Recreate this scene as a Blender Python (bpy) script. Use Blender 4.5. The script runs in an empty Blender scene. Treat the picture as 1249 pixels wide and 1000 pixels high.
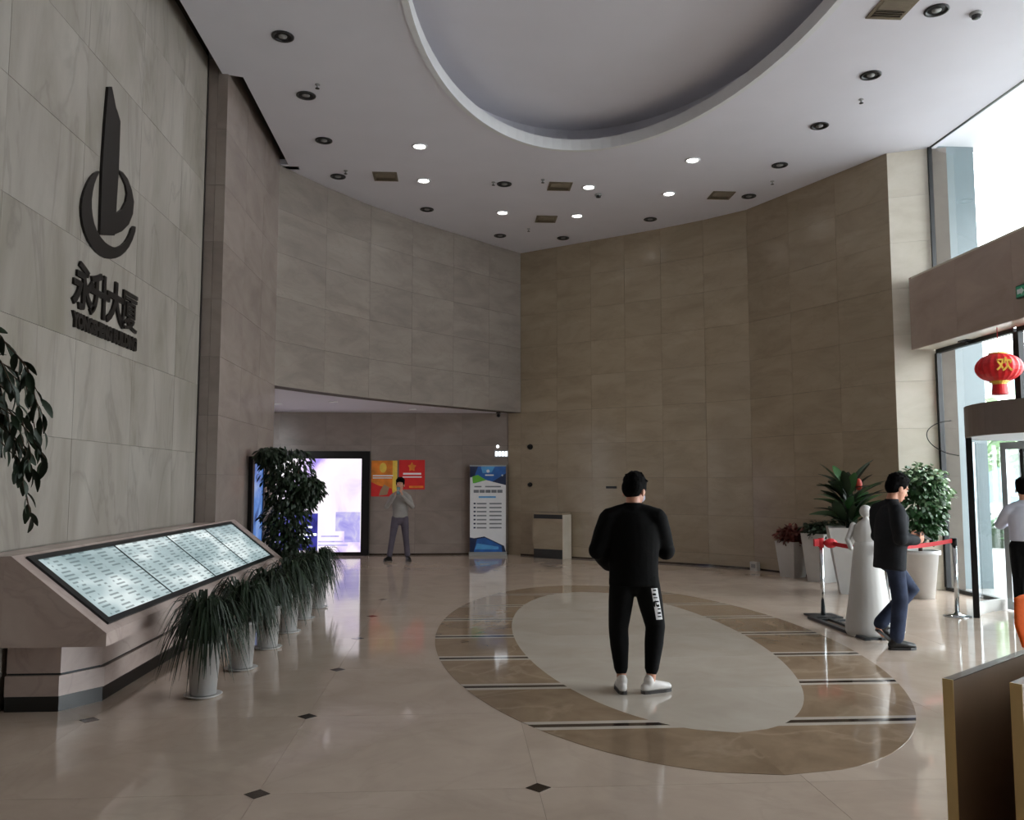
import bpy, bmesh, math, random
from mathutils import Vector, Matrix, Euler, geometry
R = math.radians
random.seed(7)
sc = bpy.context.scene
COL = sc.collection

# ------------------------------------------------------------------ camera, sky, exposure
cd = bpy.data.cameras.new('camera'); cam = bpy.data.objects.new('camera', cd); COL.objects.link(cam)
cam.location = (0, 0, 1.65); cam.rotation_euler = (R(94.9), 0, R(-3.6))
cd.sensor_fit = 'HORIZONTAL'; cd.sensor_width = 36; cd.lens = 1030 / 1249 * 36
cd.clip_start = .05; cd.clip_end = 500
sc.camera = cam
W = bpy.data.worlds.new('overcast_sky'); sc.world = W; W.use_nodes = True
W.node_tree.nodes['Background'].inputs['Color'].default_value = (.93, .965, 1.0, 1)
W.node_tree.nodes['Background'].inputs['Strength'].default_value = 12.6
for nm, yc, zc, sy, sz in (('daylight_portal', 8.15, 5.95, 9.1, 2.1), ('daylight_portal', 8.15, 1.85, 9.1, 3.7)):
    ld = bpy.data.lights.new(nm, 'AREA'); ld.shape = 'RECTANGLE'; ld.size = sz; ld.size_y = sy
    ld.cycles.is_portal = True
    lo = bpy.data.objects.new(nm, ld); COL.objects.link(lo)
    lo.location = (7.62, yc, zc); lo.rotation_euler = (0, R(90), 0)
sc.view_settings.view_transform = 'Standard'; sc.view_settings.look = 'None'
sc.view_settings.exposure = 0.0; sc.view_settings.gamma = 1; sc.view_settings.use_curve_mapping = False

# ------------------------------------------------------------------ materials
MATS = {}
def nmat(name):
    m = bpy.data.materials.new(name); m.use_nodes = True; MATS[name] = m
    nt = m.node_tree; return m, nt, nt.nodes['Principled BSDF']
def L(nt, a, b): nt.links.new(a, b)
def node(nt, t, **kw):
    n = nt.nodes.new(t)
    for k, v in kw.items():
        if hasattr(n, k): setattr(n, k, v)
        else: n.inputs[k].default_value = v
    return n
def rgb(r, g, b):
    f = lambda c: ((c / 255 + .055) / 1.055) ** 2.4 if c > 10 else c / 255 / 12.92
    return (f(r), f(g), f(b), 1)
def coords(nt, scale=(1, 1, 1), jitter=True):
    tc = node(nt, 'ShaderNodeTexCoord'); mp = node(nt, 'ShaderNodeMapping'); mp.inputs['Scale'].default_value = scale
    if jitter:
        oi = node(nt, 'ShaderNodeObjectInfo'); mul = node(nt, 'ShaderNodeMath', operation='MULTIPLY'); mul.inputs[1].default_value = 37.0
        L(nt, oi.outputs['Random'], mul.inputs[0])
        add = node(nt, 'ShaderNodeVectorMath', operation='ADD')
        L(nt, tc.outputs['Object'], add.inputs[0]); L(nt, mul.outputs[0], add.inputs[1]); L(nt, add.outputs[0], mp.inputs['Vector'])
    else: L(nt, tc.outputs['Object'], mp.inputs['Vector'])
    return mp.outputs['Vector']
def ramp(nt, fac, stops):
    r = node(nt, 'ShaderNodeValToRGB'); el = r.color_ramp.elements
    el[0].position, el[0].color = stops[0]; el[1].position, el[1].color = stops[-1]
    for p, c in stops[1:-1]:
        e = el.new(p); e.color = c
    L(nt, fac, r.inputs['Fac']); return r.outputs['Color']
def plain(name, col, rough=.6, metal=0., noise=.12, nscale=8., spec=.5, bump=0., bscale=40.):
    m, nt, b = nmat(name)
    b.inputs['Roughness'].default_value = rough; b.inputs['Metallic'].default_value = metal; b.inputs['Specular IOR Level'].default_value = spec
    v = coords(nt)
    n = node(nt, 'ShaderNodeTexNoise'); n.inputs['Scale'].default_value = nscale; n.inputs['Detail'].default_value = 4; L(nt, v, n.inputs['Vector'])
    d = tuple(c * (1 - noise) for c in col[:3]) + (1,); u = tuple(min(1, c * (1 + noise)) for c in col[:3]) + (1,)
    L(nt, ramp(nt, n.outputs['Fac'], [(.3, d), (.7, u)]), b.inputs['Base Color'])
    if bump:
        n2 = node(nt, 'ShaderNodeTexNoise'); n2.inputs['Scale'].default_value = bscale; n2.inputs['Detail'].default_value = 3; L(nt, v, n2.inputs['Vector'])
        bp = node(nt, 'ShaderNodeBump'); bp.inputs['Strength'].default_value = bump; bp.inputs['Distance'].default_value = .02
        L(nt, n2.outputs['Fac'], bp.inputs['Height']); L(nt, bp.outputs[0], b.inputs['Normal'])
    return m
def stone(name, c0, c1, c2, rough=.2, stretch=(1, 1, 1), scale=1.2, vary=.1, vein=None, veinamt=.5, spec=.5, vscale=1.0):
    m, nt, b = nmat(name)
    b.inputs['Roughness'].default_value = rough; b.inputs['Specular IOR Level'].default_value = spec
    v = coords(nt, stretch)
    n = node(nt, 'ShaderNodeTexNoise'); n.inputs['Scale'].default_value = scale; n.inputs['Detail'].default_value = 7; n.inputs['Roughness'].default_value = .62; n.inputs['Distortion'].default_value = .6
    L(nt, v, n.inputs['Vector'])
    c = ramp(nt, n.outputs['Fac'], [(.3, c0), (.5, c1), (.7, c2)])
    if vein:
        n2 = node(nt, 'ShaderNodeTexNoise'); n2.inputs['Scale'].default_value = vscale; n2.inputs['Detail'].default_value = 5; n2.inputs['Distortion'].default_value = 1.4
        L(nt, v, n2.inputs['Vector'])
        s = node(nt, 'ShaderNodeMath', operation='SUBTRACT'); s.inputs[1].default_value = .5; L(nt, n2.outputs['Fac'], s.inputs[0])
        a = node(nt, 'ShaderNodeMath', operation='ABSOLUTE'); L(nt, s.outputs[0], a.inputs[0])
        f = ramp(nt, a.outputs[0], [(0, (veinamt,) * 3 + (1,)), (.025, (0, 0, 0, 1))])
        mx = node(nt, 'ShaderNodeMix', data_type='RGBA'); L(nt, f, mx.inputs[0]); L(nt, c, mx.inputs[6]); mx.inputs[7].default_value = vein
        c = mx.outputs[2]
    oi = node(nt, 'ShaderNodeObjectInfo'); mr = node(nt, 'ShaderNodeMapRange'); mr.inputs[3].default_value = 1 - vary; mr.inputs[4].default_value = 1 + vary
    L(nt, oi.outputs['Random'], mr.inputs[0])
    hs = node(nt, 'ShaderNodeHueSaturation'); L(nt, mr.outputs[0], hs.inputs['Value']); L(nt, c, hs.inputs['Color'])
    L(nt, hs.outputs[0], b.inputs['Base Color'])
    return m
def emit(name, col, strength):
    m, nt, b = nmat(name)
    b.inputs['Base Color'].default_value = (.02, .02, .02, 1); b.inputs['Emission Color'].default_value = col; b.inputs['Emission Strength'].default_value = strength
    n = node(nt, 'ShaderNodeTexNoise'); n.inputs['Scale'].default_value = 3; L(nt, coords(nt), n.inputs['Vector'])
    L(nt, ramp(nt, n.outputs['Fac'], [(.2, tuple(c * .9 for c in col[:3]) + (1,)), (.8, col)]), b.inputs['Emission Color'])
    return m

stone('marble_grey', rgb(138, 132, 119), rgb(157, 150, 141), rgb(171, 165, 156), .3, (1.2, 3.2, .35), 1.5, .05, rgb(106, 99, 90), .32, vscale=.8)
stone('marble_beam', rgb(166, 148, 137), rgb(178, 160, 149), rgb(188, 170, 158), .25, (.8, .8, 2), 1.1, .02)
stone('marble_beige', rgb(148, 133, 112), rgb(161, 146, 124), rgb(170, 155, 133), .2, (.8, .8, 2.2), 1.1, .025, rgb(140, 125, 105), .22)
stone('marble_upper', rgb(134, 124, 117), rgb(146, 136, 128), rgb(155, 145, 136), .2, (.8, .8, 2.2), 1.1, .025, rgb(126, 116, 107), .22)
stone('marble_pink', rgb(132, 120, 112), rgb(144, 131, 123), rgb(152, 140, 132), .2, (.9, .9, 1.6), 1.3, .025)
stone('console_stone', rgb(178, 160, 152), rgb(194, 176, 168), rgb(204, 188, 180), .25, (.9, .9, 1.6), 1.6, .03, rgb(160, 140, 134), .3)
stone('marble_cream', rgb(208, 200, 184), rgb(218, 211, 196), rgb(226, 219, 206), .25, (.9, .9, 2), 1.2, .03)
stone('floor_stone', rgb(190, 172, 156), rgb(199, 181, 165), rgb(206, 189, 173), .07, (1, 1, 1), 1.6, .02, rgb(180, 162, 146), .2)
stone('oval_stone', rgb(186, 175, 162), rgb(194, 184, 171), rgb(200, 191, 179), .07, (1, 1, 1), 1.6, .015)
stone('brown_stone', rgb(138, 117, 95), rgb(152, 130, 107), rgb(163, 142, 118), .07, (1, 1, 1), 2.2, .04, rgb(184, 164, 142), .38, vscale=.7)
stone('dark_stone', rgb(42, 34, 30), rgb(52, 43, 37), rgb(64, 52, 44), .08, (1, 1, 1), 4, .05)
plain('grout', rgb(120, 108, 96), .7)
plain('white_paint', rgb(228, 227, 236), .75, noise=.015, nscale=1.5, spec=.2)
plain('lip_paint', rgb(226, 227, 230), .6, noise=.02, spec=.3)
plain('backing', rgb(96, 88, 80), .8)
plain('black_metal', rgb(22, 23, 24), .35, .4)
plain('dark_frame', rgb(40, 44, 46), .35, .3)
plain('kick_black', rgb(14, 13, 13), .3)
plain('chrome', rgb(200, 204, 206), .12, 1., noise=.02)
plain('alu', rgb(196, 202, 204), .3, .8, noise=.03)
plain('grey_plastic', rgb(150, 150, 150), .4)
plain('lamp_dark', rgb(60, 60, 62), .35, .5)
plain('vent_metal', rgb(120, 108, 90), .5, .2)
plain('white_plastic', rgb(204, 202, 198), .35, noise=.02)
plain('planter_white', rgb(200, 198, 196), .35, noise=.03)
plain('soil', rgb(42, 30, 22), .9, bump=.5)
plain('bark', rgb(74, 58, 44), .85, bump=.5)
plain('leaf_dark', rgb(24, 42, 20), .55, noise=.35, nscale=3)
plain('leaf_mid', rgb(46, 84, 42), .38, noise=.35, nscale=3)
plain('leaf_light', rgb(148, 174, 136), .4, noise=.3, nscale=3)  # lightened for the shrub's backlit top and near-white flowers
plain('leaf_red', rgb(96, 42, 34), .5, noise=.4, nscale=4)
plain('flower_red', rgb(190, 66, 50), .5)
plain('flower_white', rgb(226, 230, 214), .5)
plain('red_tape', rgb(196, 22, 34), .55, noise=.05)
plain('red_silk', rgb(214, 22, 30), .45, noise=.06)
plain('gold', rgb(226, 180, 70), .4, .2)
plain('wood_pale', rgb(240, 206, 142), .5, noise=.08, nscale=3)
plain('wood_brown', rgb(150, 122, 94), .45, noise=.12, nscale=2.5)
plain('drum_brown', rgb(118, 106, 98), .4, noise=.04)
plain('orange_fabric', rgb(236, 104, 26), .8, noise=.08, bump=.2)
plain('sign_black', rgb(30, 26, 24), .4, .3)
plain('skin', rgb(206, 150, 124), .5, noise=.05)
plain('hair', rgb(7, 6, 6), .85, noise=.3, nscale=60, bump=.4, bscale=120, spec=.1)
plain('eye_white', rgb(230, 226, 220), .3); plain('eye_dark', rgb(30, 20, 16), .3); plain('lip', rgb(170, 100, 90), .5)
plain('cloth_black', rgb(9, 9, 10), .9, noise=.2, bump=.35, bscale=9, spec=.2)
plain('cloth_navy', rgb(32, 34, 38), .8, noise=.2, bump=.35, bscale=9, spec=.2)
plain('denim', rgb(46, 54, 74), .8, noise=.3, bump=.3, bscale=10, spec=.2)
plain('shirt_white', rgb(196, 196, 210), .8, noise=.05, bump=.3, bscale=9, spec=.2)
plain('shirt_grey', rgb(150, 146, 142), .8, noise=.1, bump=.3, bscale=9, spec=.2)
plain('trouser_grey', rgb(86, 80, 90), .8, noise=.1, bump=.3, bscale=9, spec=.2)
plain('shoe_white', rgb(226, 222, 218), .5); plain('shoe_black', rgb(16, 15, 15), .4); plain('sole_dark', rgb(60, 56, 54), .6)
plain('phone', rgb(20, 22, 26), .2)
plain('print_white', rgb(232, 232, 234), .5, noise=.02); plain('print_blue', rgb(36, 94, 168), .5, noise=.2); plain('print_navy', rgb(16, 36, 74), .5)
plain('print_sky', rgb(84, 158, 214), .5); plain('print_green', rgb(104, 184, 56), .5); plain('print_grey', rgb(120, 124, 130), .5)
plain('print_red', rgb(208, 34, 34), .5, noise=.06); plain('print_orange', rgb(226, 130, 40), .5, noise=.25, nscale=5); plain('print_yellow', rgb(232, 196, 80), .5)
plain('plaza', rgb(146, 146, 144), .6, noise=.05, nscale=.6); plain('pier_stone', rgb(96, 110, 114), .3, noise=.06, nscale=2)
plain('far_wall', rgb(214, 216, 214), .7, noise=.05, nscale=.4); plain('far_glass', rgb(120, 150, 160), .2)
emit('lamp_lit', (1, .97, .9, 1), 14)
emit('soffit_lamp', (1, .9, .95, 1), 5)
emit('sign_lit', (.9, .95, 1, 1), 2.2)
emit('exit_green', (.03, .3, .15, 1), .35)
plain('sign_green', rgb(14, 60, 40), .4)

# glass: mostly clear, Fresnel reflection, faint tint
def glass(name, tint, refl=.9):
    m, nt, b = nmat(name); nt.nodes.remove(b)
    out = nt.nodes['Material Output']
    t = node(nt, 'ShaderNodeBsdfTransparent'); t.inputs[0].default_value = tint
    g = node(nt, 'ShaderNodeBsdfGlossy'); g.inputs['Roughness'].default_value = .01; g.inputs[0].default_value = (.95, .97, 1, 1)
    f = node(nt, 'ShaderNodeFresnel'); f.inputs[0].default_value = 1.5
    k = node(nt, 'ShaderNodeMath', operation='MULTIPLY'); k.inputs[1].default_value = refl; L(nt, f.outputs[0], k.inputs[0])
    ge = node(nt, 'ShaderNodeNewGeometry'); iv = node(nt, 'ShaderNodeMath', operation='SUBTRACT'); iv.inputs[0].default_value = 1; L(nt, ge.outputs['Backfacing'], iv.inputs[1])
    k2 = node(nt, 'ShaderNodeMath', operation='MULTIPLY'); L(nt, k.outputs[0], k2.inputs[0]); L(nt, iv.outputs[0], k2.inputs[1]); k = k2   # only the entry face of a pane mirrors
    n = node(nt, 'ShaderNodeTexNoise'); n.inputs['Scale'].default_value = .6; L(nt, coords(nt), n.inputs['Vector'])
    mx = node(nt, 'ShaderNodeMixShader'); L(nt, k.outputs[0], mx.inputs[0]); L(nt, t.outputs[0], mx.inputs[1]); L(nt, g.outputs[0], mx.inputs[2])
    L(nt, ramp(nt, n.outputs['Fac'], [(0, tint), (1, tuple(c * .97 for c in tint[:3]) + (1,))]), t.inputs[0])
    L(nt, mx.outputs[0], out.inputs['Surface'])
    return m
glass('glass', (.94, .955, .955, 1), 1.6)
glass('door_glass', (.94, .96, .96, 1), 1.2)

# directory panels: back-lit sheet with rows of printed names
def directory():
    m, nt, b = nmat('directory')
    b.inputs['Base Color'].default_value = (.03, .03, .03, 1); b.inputs['Roughness'].default_value = .15
    tc = node(nt, 'ShaderNodeTexCoord'); oi = node(nt, 'ShaderNodeObjectInfo')
    sp = node(nt, 'ShaderNodeSeparateXYZ'); L(nt, tc.outputs['Object'], sp.inputs[0])
    def M(op, a, bb=None):
        n = node(nt, 'ShaderNodeMath', operation=op)
        for i, q in enumerate((a, bb)):
            if q is None: continue
            if isinstance(q, (int, float)): n.inputs[i].default_value = q
            else: L(nt, q, n.inputs[i])
        return n.outputs[0]
    # rows across the slope (y), column blocks along the length (x)
    row = M('FRACT', M('MULTIPLY', sp.outputs['Y'], 26.0))
    rowm = M('LESS_THAN', row, .42)
    colf = M('FRACT', M('ADD', M('MULTIPLY', sp.outputs['X'], 3.6), .3))
    colm = M('MULTIPLY', M('GREATER_THAN', colf, .2), M('LESS_THAN', colf, .78))
    cb = node(nt, 'ShaderNodeCombineXYZ')
    L(nt, M('FLOOR', M('MULTIPLY', sp.outputs['X'], 16.0)), cb.inputs[0]); L(nt, M('FLOOR', M('MULTIPLY', sp.outputs['Y'], 26.0)), cb.inputs[1]); L(nt, M('MULTIPLY', oi.outputs['Random'], 90), cb.inputs[2])
    wn = node(nt, 'ShaderNodeTexWhiteNoise'); L(nt, cb.outputs[0], wn.inputs['Vector'])
    ink = M('MULTIPLY', M('MULTIPLY', rowm, colm), M('GREATER_THAN', wn.outputs['Value'], .22))
    n = node(nt, 'ShaderNodeTexNoise'); n.inputs['Scale'].default_value = 1.6; n.inputs['Detail'].default_value = 2; L(nt, coords(nt, (.6, 2.2, 1)), n.inputs['Vector'])
    bright = ramp(nt, n.outputs['Fac'], [(.3, (.26, .36, .38, 1)), (.52, (.46, .58, .6, 1)), (.68, (.9, 1, 1, 1))])
    mx = node(nt, 'ShaderNodeMix', data_type='RGBA'); L(nt, M('MULTIPLY', ink, .62), mx.inputs[0]); L(nt, bright, mx.inputs[6]); mx.inputs[7].default_value = (.05, .09, .1, 1)
    L(nt, mx.outputs[2], b.inputs['Emission Color']); b.inputs['Emission Strength'].default_value = .95
directory()
# advertising screens
def screen(name, stops, strength, scale=1.0, zscale=.9):
    m, nt, b = nmat(name)
    b.inputs['Base Color'].default_value = (.02, .02, .02, 1); b.inputs['Roughness'].default_value = .2
    v = coords(nt, (1.0, 1.0, zscale), False)
    n = node(nt, 'ShaderNodeTexNoise'); n.inputs['Scale'].default_value = scale; n.inputs['Detail'].default_value = 5; n.inputs['Distortion'].default_value = .8; L(nt, v, n.inputs['Vector'])
    L(nt, ramp(nt, n.outputs['Fac'], stops), b.inputs['Emission Color']); b.inputs['Emission Strength'].default_value = strength
screen('led_picture', [(.25, (.3, .22, .8, 1)), (.36, (.7, .55, 1, 1)), (.45, (1, .9, 1, 1)), (.6, (1, .98, 1, 1)), (.75, (1, .75, .95, 1))], 1.05, .8, .8)
screen('led_blue', [(.3, (.02, .02, .22, 1)), (.5, (.06, .06, .5, 1)), (.7, (.2, .2, .8, 1))], .8, 2.0)
screen('led_lilac', [(.3, (.4, .36, .9, 1)), (.5, (.6, .55, 1, 1)), (.7, (.85, .8, 1, 1))], .9, 4.0)
screen('blue_picture', [(.3, (.02, .05, .2, 1)), (.5, (.12, .3, .8, 1)), (.7, (.6, .75, 1, 1))], .7, 2.2)

# ------------------------------------------------------------------ mesh helpers
class MB:
    def __init__(s): s.v = []; s.f = []
    def add(s, vs, fs):
        o = len(s.v); s.v += [Vector(p) for p in vs]; s.f += [[i + o for i in f] for f in fs]; return s
    def box(s, a, b, M=None):
        (x0, y0, z0), (x1, y1, z1) = a, b
        vs = [Vector(p) for p in ((x0, y0, z0), (x1, y0, z0), (x1, y1, z0), (x0, y1, z0), (x0, y0, z1), (x1, y0, z1), (x1, y1, z1), (x0, y1, z1))]
        if M: vs = [M @ p for p in vs]
        return s.add(vs, [(0, 3, 2, 1), (4, 5, 6, 7), (0, 1, 5, 4), (1, 2, 6, 5), (2, 3, 7, 6), (3, 0, 4, 7)])
    def prism(s, pts, f0, f1):
        # pts 2-D outline; f0, f1 map a 2-D point to 3-D on the two ends
        n = len(pts); A = [Vector(f0(*p)) for p in pts]; B = [Vector(f1(*p)) for p in pts]
        tri = geometry.tessellate_polygon([[Vector((p[0], p[1], 0)) for p in pts]])
        fs = [tuple(t) for t in tri] + [tuple(i + n for i in reversed(t)) for t in tri]
        fs += [(i, (i + 1) % n, (i + 1) % n + n, i + n) for i in range(n)]
        return s.add(A + B, fs)
    def flat(s, pts, z0, z1): return s.prism(pts, lambda x, y: (x, y, z0), lambda x, y: (x, y, z1))
    def lathe(s, prof, c=(0, 0, 0), n=24, close=False):
        vs = []; fs = []
        for r, z in prof:
            for k in range(n):
                a = 2 * math.pi * k / n; vs.append((c[0] + r * math.cos(a), c[1] + r * math.sin(a), c[2] + z))
        m = len(prof)
        for i in range(m if close else m - 1):
            j = (i + 1) % m
            for k in range(n): fs.append((i * n + k, i * n + (k + 1) % n, j * n + (k + 1) % n, j * n + k))
        if not close:
            if prof[0][0] > 1e-5: fs.append(tuple(reversed(range(n))))
            if prof[-1][0] > 1e-5: fs.append(tuple((m - 1) * n + k for k in range(n)))
        return s.add(vs, fs)
    def ell(s, c, r, rot=None, n=16, m=10):
        c = Vector(c); vs = []; fs = []
        for i in range(m + 1):
            t = math.pi * i / m
            for k in range(n):
                a = 2 * math.pi * k / n
                p = Vector((r[0] * math.sin(t) * math.cos(a), r[1] * math.sin(t) * math.sin(a), r[2] * math.cos(t)))
                if rot: p = rot @ p
                vs.append(c + p)
        for i in range(m):
            for k in range(n): fs.append((i * n + k, (i + 1) * n + k, (i + 1) * n + (k + 1) % n, i * n + (k + 1) % n))
        return s.add(vs, fs)
    def limb(s, pts, rads, n=14, side=None, cap=True):
        P = [Vector(p) for p in pts]; Q = [(r, r) if isinstance(r, (int, float)) else r for r in rads]
        T = []
        for i in range(len(P)):
            a = P[max(0, i - 1)]; b = P[min(len(P) - 1, i + 1)]; T.append((b - a).normalized())
        u = Vector(side) if side else (Vector((1, 0, 0)) if abs(T[0].x) < .8 else Vector((0, 1, 0)))
        rings = []
        def ring(c, t, u, a, b):
            x = (u - t * u.dot(t)).normalized(); y = t.cross(x)
            return [c + x * (a * math.cos(2 * math.pi * k / n)) + y * (b * math.sin(2 * math.pi * k / n)) for k in range(n)], x
        if cap:
            a, b = Q[0]; m = min(a, b)
            for g, q in ((-.95, .3), (-.7, .7)): rings.append(ring(P[0] + T[0] * m * g, T[0], u, a * q, b * q)[0])
        for p, t, (a, b) in zip(P, T, Q):
            r, x = ring(p, t, u, a, b); rings.append(r)
            if not side: u = x
        if cap:
            a, b = Q[-1]; m = min(a, b)
            for g, q in ((.7, .7), (.95, .3)): rings.append(ring(P[-1] + T[-1] * m * g, T[-1], u, a * q, b * q)[0])
        k = len(rings); vs = [p for r in rings for p in r]; fs = []
        for i in range(k - 1):
            for j in range(n): fs.append((i * n + j, i * n + (j + 1) % n, (i + 1) * n + (j + 1) % n, (i + 1) * n + j))
        fs.append(tuple(reversed(range(n)))); fs.append(tuple((k - 1) * n + j for j in range(n)))
        return s.add(vs, fs)
    def tube(s, pts, r, n=8): return s.limb(pts, [r] * len(pts), n, cap=False)
    def mesh(s, name):
        me = bpy.data.meshes.new(name); me.from_pydata([tuple(p) for p in s.v], [], s.f); me.update()
        bm = bmesh.new(); bm.from_mesh(me); bmesh.ops.recalc_face_normals(bm, faces=bm.faces); bm.to_mesh(me); bm.free()
        return me
    def build(s, name, m, parent=None, smooth=False):
        return link(name, s.mesh(name), m, parent, smooth)
    def blob(s, name, m, parent=None, voxel=.01, it=6):
        me = s.mesh(name + '_src'); o = bpy.data.objects.new(name + '_src', me); COL.objects.link(o)
        r = o.modifiers.new('r', 'REMESH'); r.mode = 'VOXEL'; r.voxel_size = voxel
        q = o.modifiers.new('s', 'SMOOTH'); q.factor = .5; q.iterations = it
        dg = bpy.context.evaluated_depsgraph_get(); dg.update()
        out = bpy.data.meshes.new_from_object(o.evaluated_get(dg)); bpy.data.objects.remove(o)
        return link(name, out, m, parent, True)
def link(name, me, m, parent=None, smooth=False):
    me.name = name
    if m:
        me.materials.clear(); me.materials.append(MATS[m])
    if smooth: me.polygons.foreach_set('use_smooth', [True] * len(me.polygons))
    o = bpy.data.objects.new(name, me); COL.objects.link(o)
    if parent: o.parent = parent
    return o
def thing(name, label, cat, loc=(0, 0, 0), rz=0, group=None):
    o = bpy.data.objects.new(name, None); COL.objects.link(o); o.empty_display_size = .1
    o.location = loc; o.rotation_euler = (0, 0, rz); return tag(o, label, cat, group)
def tag(o, label, cat, group=None):
    o['label'] = label; o['category'] = cat
    if group: o['group'] = group
    return o
def struct(o, label, cat='structure'):
    o['kind'] = 'structure'; o['label'] = label; o['category'] = cat; return o
def place(name, me, m, parent, M):
    o = bpy.data.objects.new(name, me); COL.objects.link(o); o.parent = parent; o.matrix_local = M
    if m and not me.materials: me.materials.append(MATS[m])
    return o
def dup(root, loc, rz, label):
    r = root.copy(); COL.objects.link(r); r.location = loc; r.rotation_euler = (0, 0, rz); r['label'] = label
    for ch in list(root.children):
        c = ch.copy(); COL.objects.link(c); c.parent = r
        for g in list(ch.children):
            d = g.copy(); COL.objects.link(d); d.parent = c
    return r
def text(body, name, m, parent, M, size, extrude=.01, offset=0., align='CENTER', sx=1.0):
    cu = bpy.data.curves.new(name, 'FONT'); cu.body = body; cu.size = size; cu.extrude = extrude; cu.offset = offset
    cu.align_x = align; cu.align_y = 'CENTER'; cu.resolution_u = 4
    o = bpy.data.objects.new(name + '_src', cu); COL.objects.link(o)
    dg = bpy.context.evaluated_depsgraph_get(); dg.update()
    me = bpy.data.meshes.new_from_object(o.evaluated_get(dg)); bpy.data.objects.remove(o)
    me.transform(M @ Matrix.Diagonal((sx, 1, 1, 1)))
    return link(name, me, m, parent)
_boxes = {}
def unit_box(w, d, h, m, bevel=.0):
    k = (round(w, 3), round(d, 3), round(h, 3), m)
    if k not in _boxes:
        me = MB().box((-w / 2, -d / 2, -h / 2), (w / 2, d / 2, h / 2)).mesh('slab'); me.materials.append(MATS[m]); _boxes[k] = me
    return _boxes[k]
def slabs(parent, pts, zs, m, thick=.03, name='wall_slab', gap=.003, cols=None, flip=False):
    """stone slabs on the polyline pts (left to right as seen from the room); face of slab on the line"""
    for (ax, ay), (bx, by) in zip(pts, pts[1:]):
        d = Vector((bx - ax, by - ay, 0)); Ln = d.length; d.normalize(); nrm = Vector((d.y, -d.x, 0))
        if flip: nrm = -nrm
        ang = math.atan2(d.y, d.x)
        for z0, z1 in zip(zs, zs[1:]):
            me = unit_box(Ln - gap, thick, z1 - z0 - gap, m)
            c = Vector(((ax + bx) / 2, (ay + by) / 2, (z0 + z1) / 2)) - nrm * (thick / 2 + random.uniform(0, .0015))
            place(name, me, m, parent, Matrix.Translation(c) @ Matrix.Rotation(ang, 4, 'Z'))
def cut(p, q, n): return [(p[0] + (q[0] - p[0]) * i / n, p[1] + (q[1] - p[1]) * i / n) for i in range(n + 1)]
def backing(name, pts, z0, z1, off, thick, label):
    """wall core behind the slabs, along an open polyline"""
    out = []; inn = []
    n = len(pts)
    for i in range(n):
        a = Vector(pts[max(0, i - 1)]); b = Vector(pts[min(n - 1, i + 1)]); d = (b - a).normalized(); nr = Vector((d.y, -d.x))
        p = Vector(pts[i]); out.append(p - nr * off); inn.append(p - nr * (off + thick))
    mb = MB()
    for i in range(n - 1):
        q = [out[i], out[i + 1], inn[i + 1], inn[i]]
        mb.add([(p.x, p.y, z) for z in (z0, z1) for p in q], [(0, 1, 2, 3), (7, 6, 5, 4), (0, 4, 5, 1), (1, 5, 6, 2), (2, 6, 7, 3), (3, 7, 4, 0)])
    o = mb.build(name, 'backing'); return struct(o, label, 'wall')

# ------------------------------------------------------------------ the setting
CH = 7.0
ZS = [0, .25, 1.0, 1.75, 2.5, 3.25, 4.0, 4.75, 5.5, 6.25, 7.0]
DIAG = [(-3.05, 14.1), (-2.41, 15.16), (-1.72, 16.12), (-.96, 17.0), (-.13, 17.84), (.66, 18.63), (1.42, 19.36)]
RWALL = [(1.145, 19.57), (1.42, 19.36), (2.2, 18.78), (2.89, 18.26), (3.55, 17.77), (4.22, 17.25), (4.95, 16.62), (5.62, 15.92), (6.06, 14.94), (6.5, 13.95), (6.94, 12.96)]

# left wall of grey marble slabs
wl = backing('wall_left', [(-3.3, -8), (-3.3, 10.86)], 0, 7.4, .03, .3, 'left lobby wall clad in grey veined marble slabs')
yj = [4.89 - 1.27 * 4, 4.89 - 1.27 * 3, 4.89 - 1.27 * 2, 4.89 - 1.27, 4.89, 6.16, 7.43, 8.70, 9.97, 10.84]
slabs(wl, [(-3.3, y) for y in yj], [0, .27, 1.15, 2.02, 2.88, 3.75, 4.62, 5.5, 6.37, 7.2], 'marble_grey', name='marble_slab', gap=.003)
MB().box((-3.33, -8, 0), (-3.3, yj[0], 7.2)).build('plain_cladding', 'marble_grey', wl)
# pilaster: dark reveal, return towards the camera, long pink face
wp = backing('wall_pilaster', [(-3.05, 10.93), (-3.05, 14.1)], 0, 7.4, .03, 1.9, 'pinkish stone pilaster wall between marble wall and back recess')
MB().box((-3.36, 10.86, 0), (-3.30, 10.9, 7.4)).build('shadow_reveal', 'kick_black', wp)
slabs(wp, [(-3.3, 10.9), (-3.18, 10.9), (-3.05, 10.9)], ZS[:-1] + [7.2], 'marble_pink', name='return_slab')
slabs(wp, cut((-3.05, 10.9), (-3.05, 14.1), 3), ZS[:-1] + [7.2], 'marble_pink')
MB().box((-5.0, 14.1, 0), (-3.05, 14.13, 3.25)).build('end_cladding', 'marble_pink', wp)
# upper back wall (curved, diagonal) above the recess
wu = backing('wall_back_upper', DIAG, 3.25, 7.0, .03, .3, 'curved diagonal upper wall of beige slabs above the recess')
slabs(wu, DIAG, ZS[5:], 'marble_upper')
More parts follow.
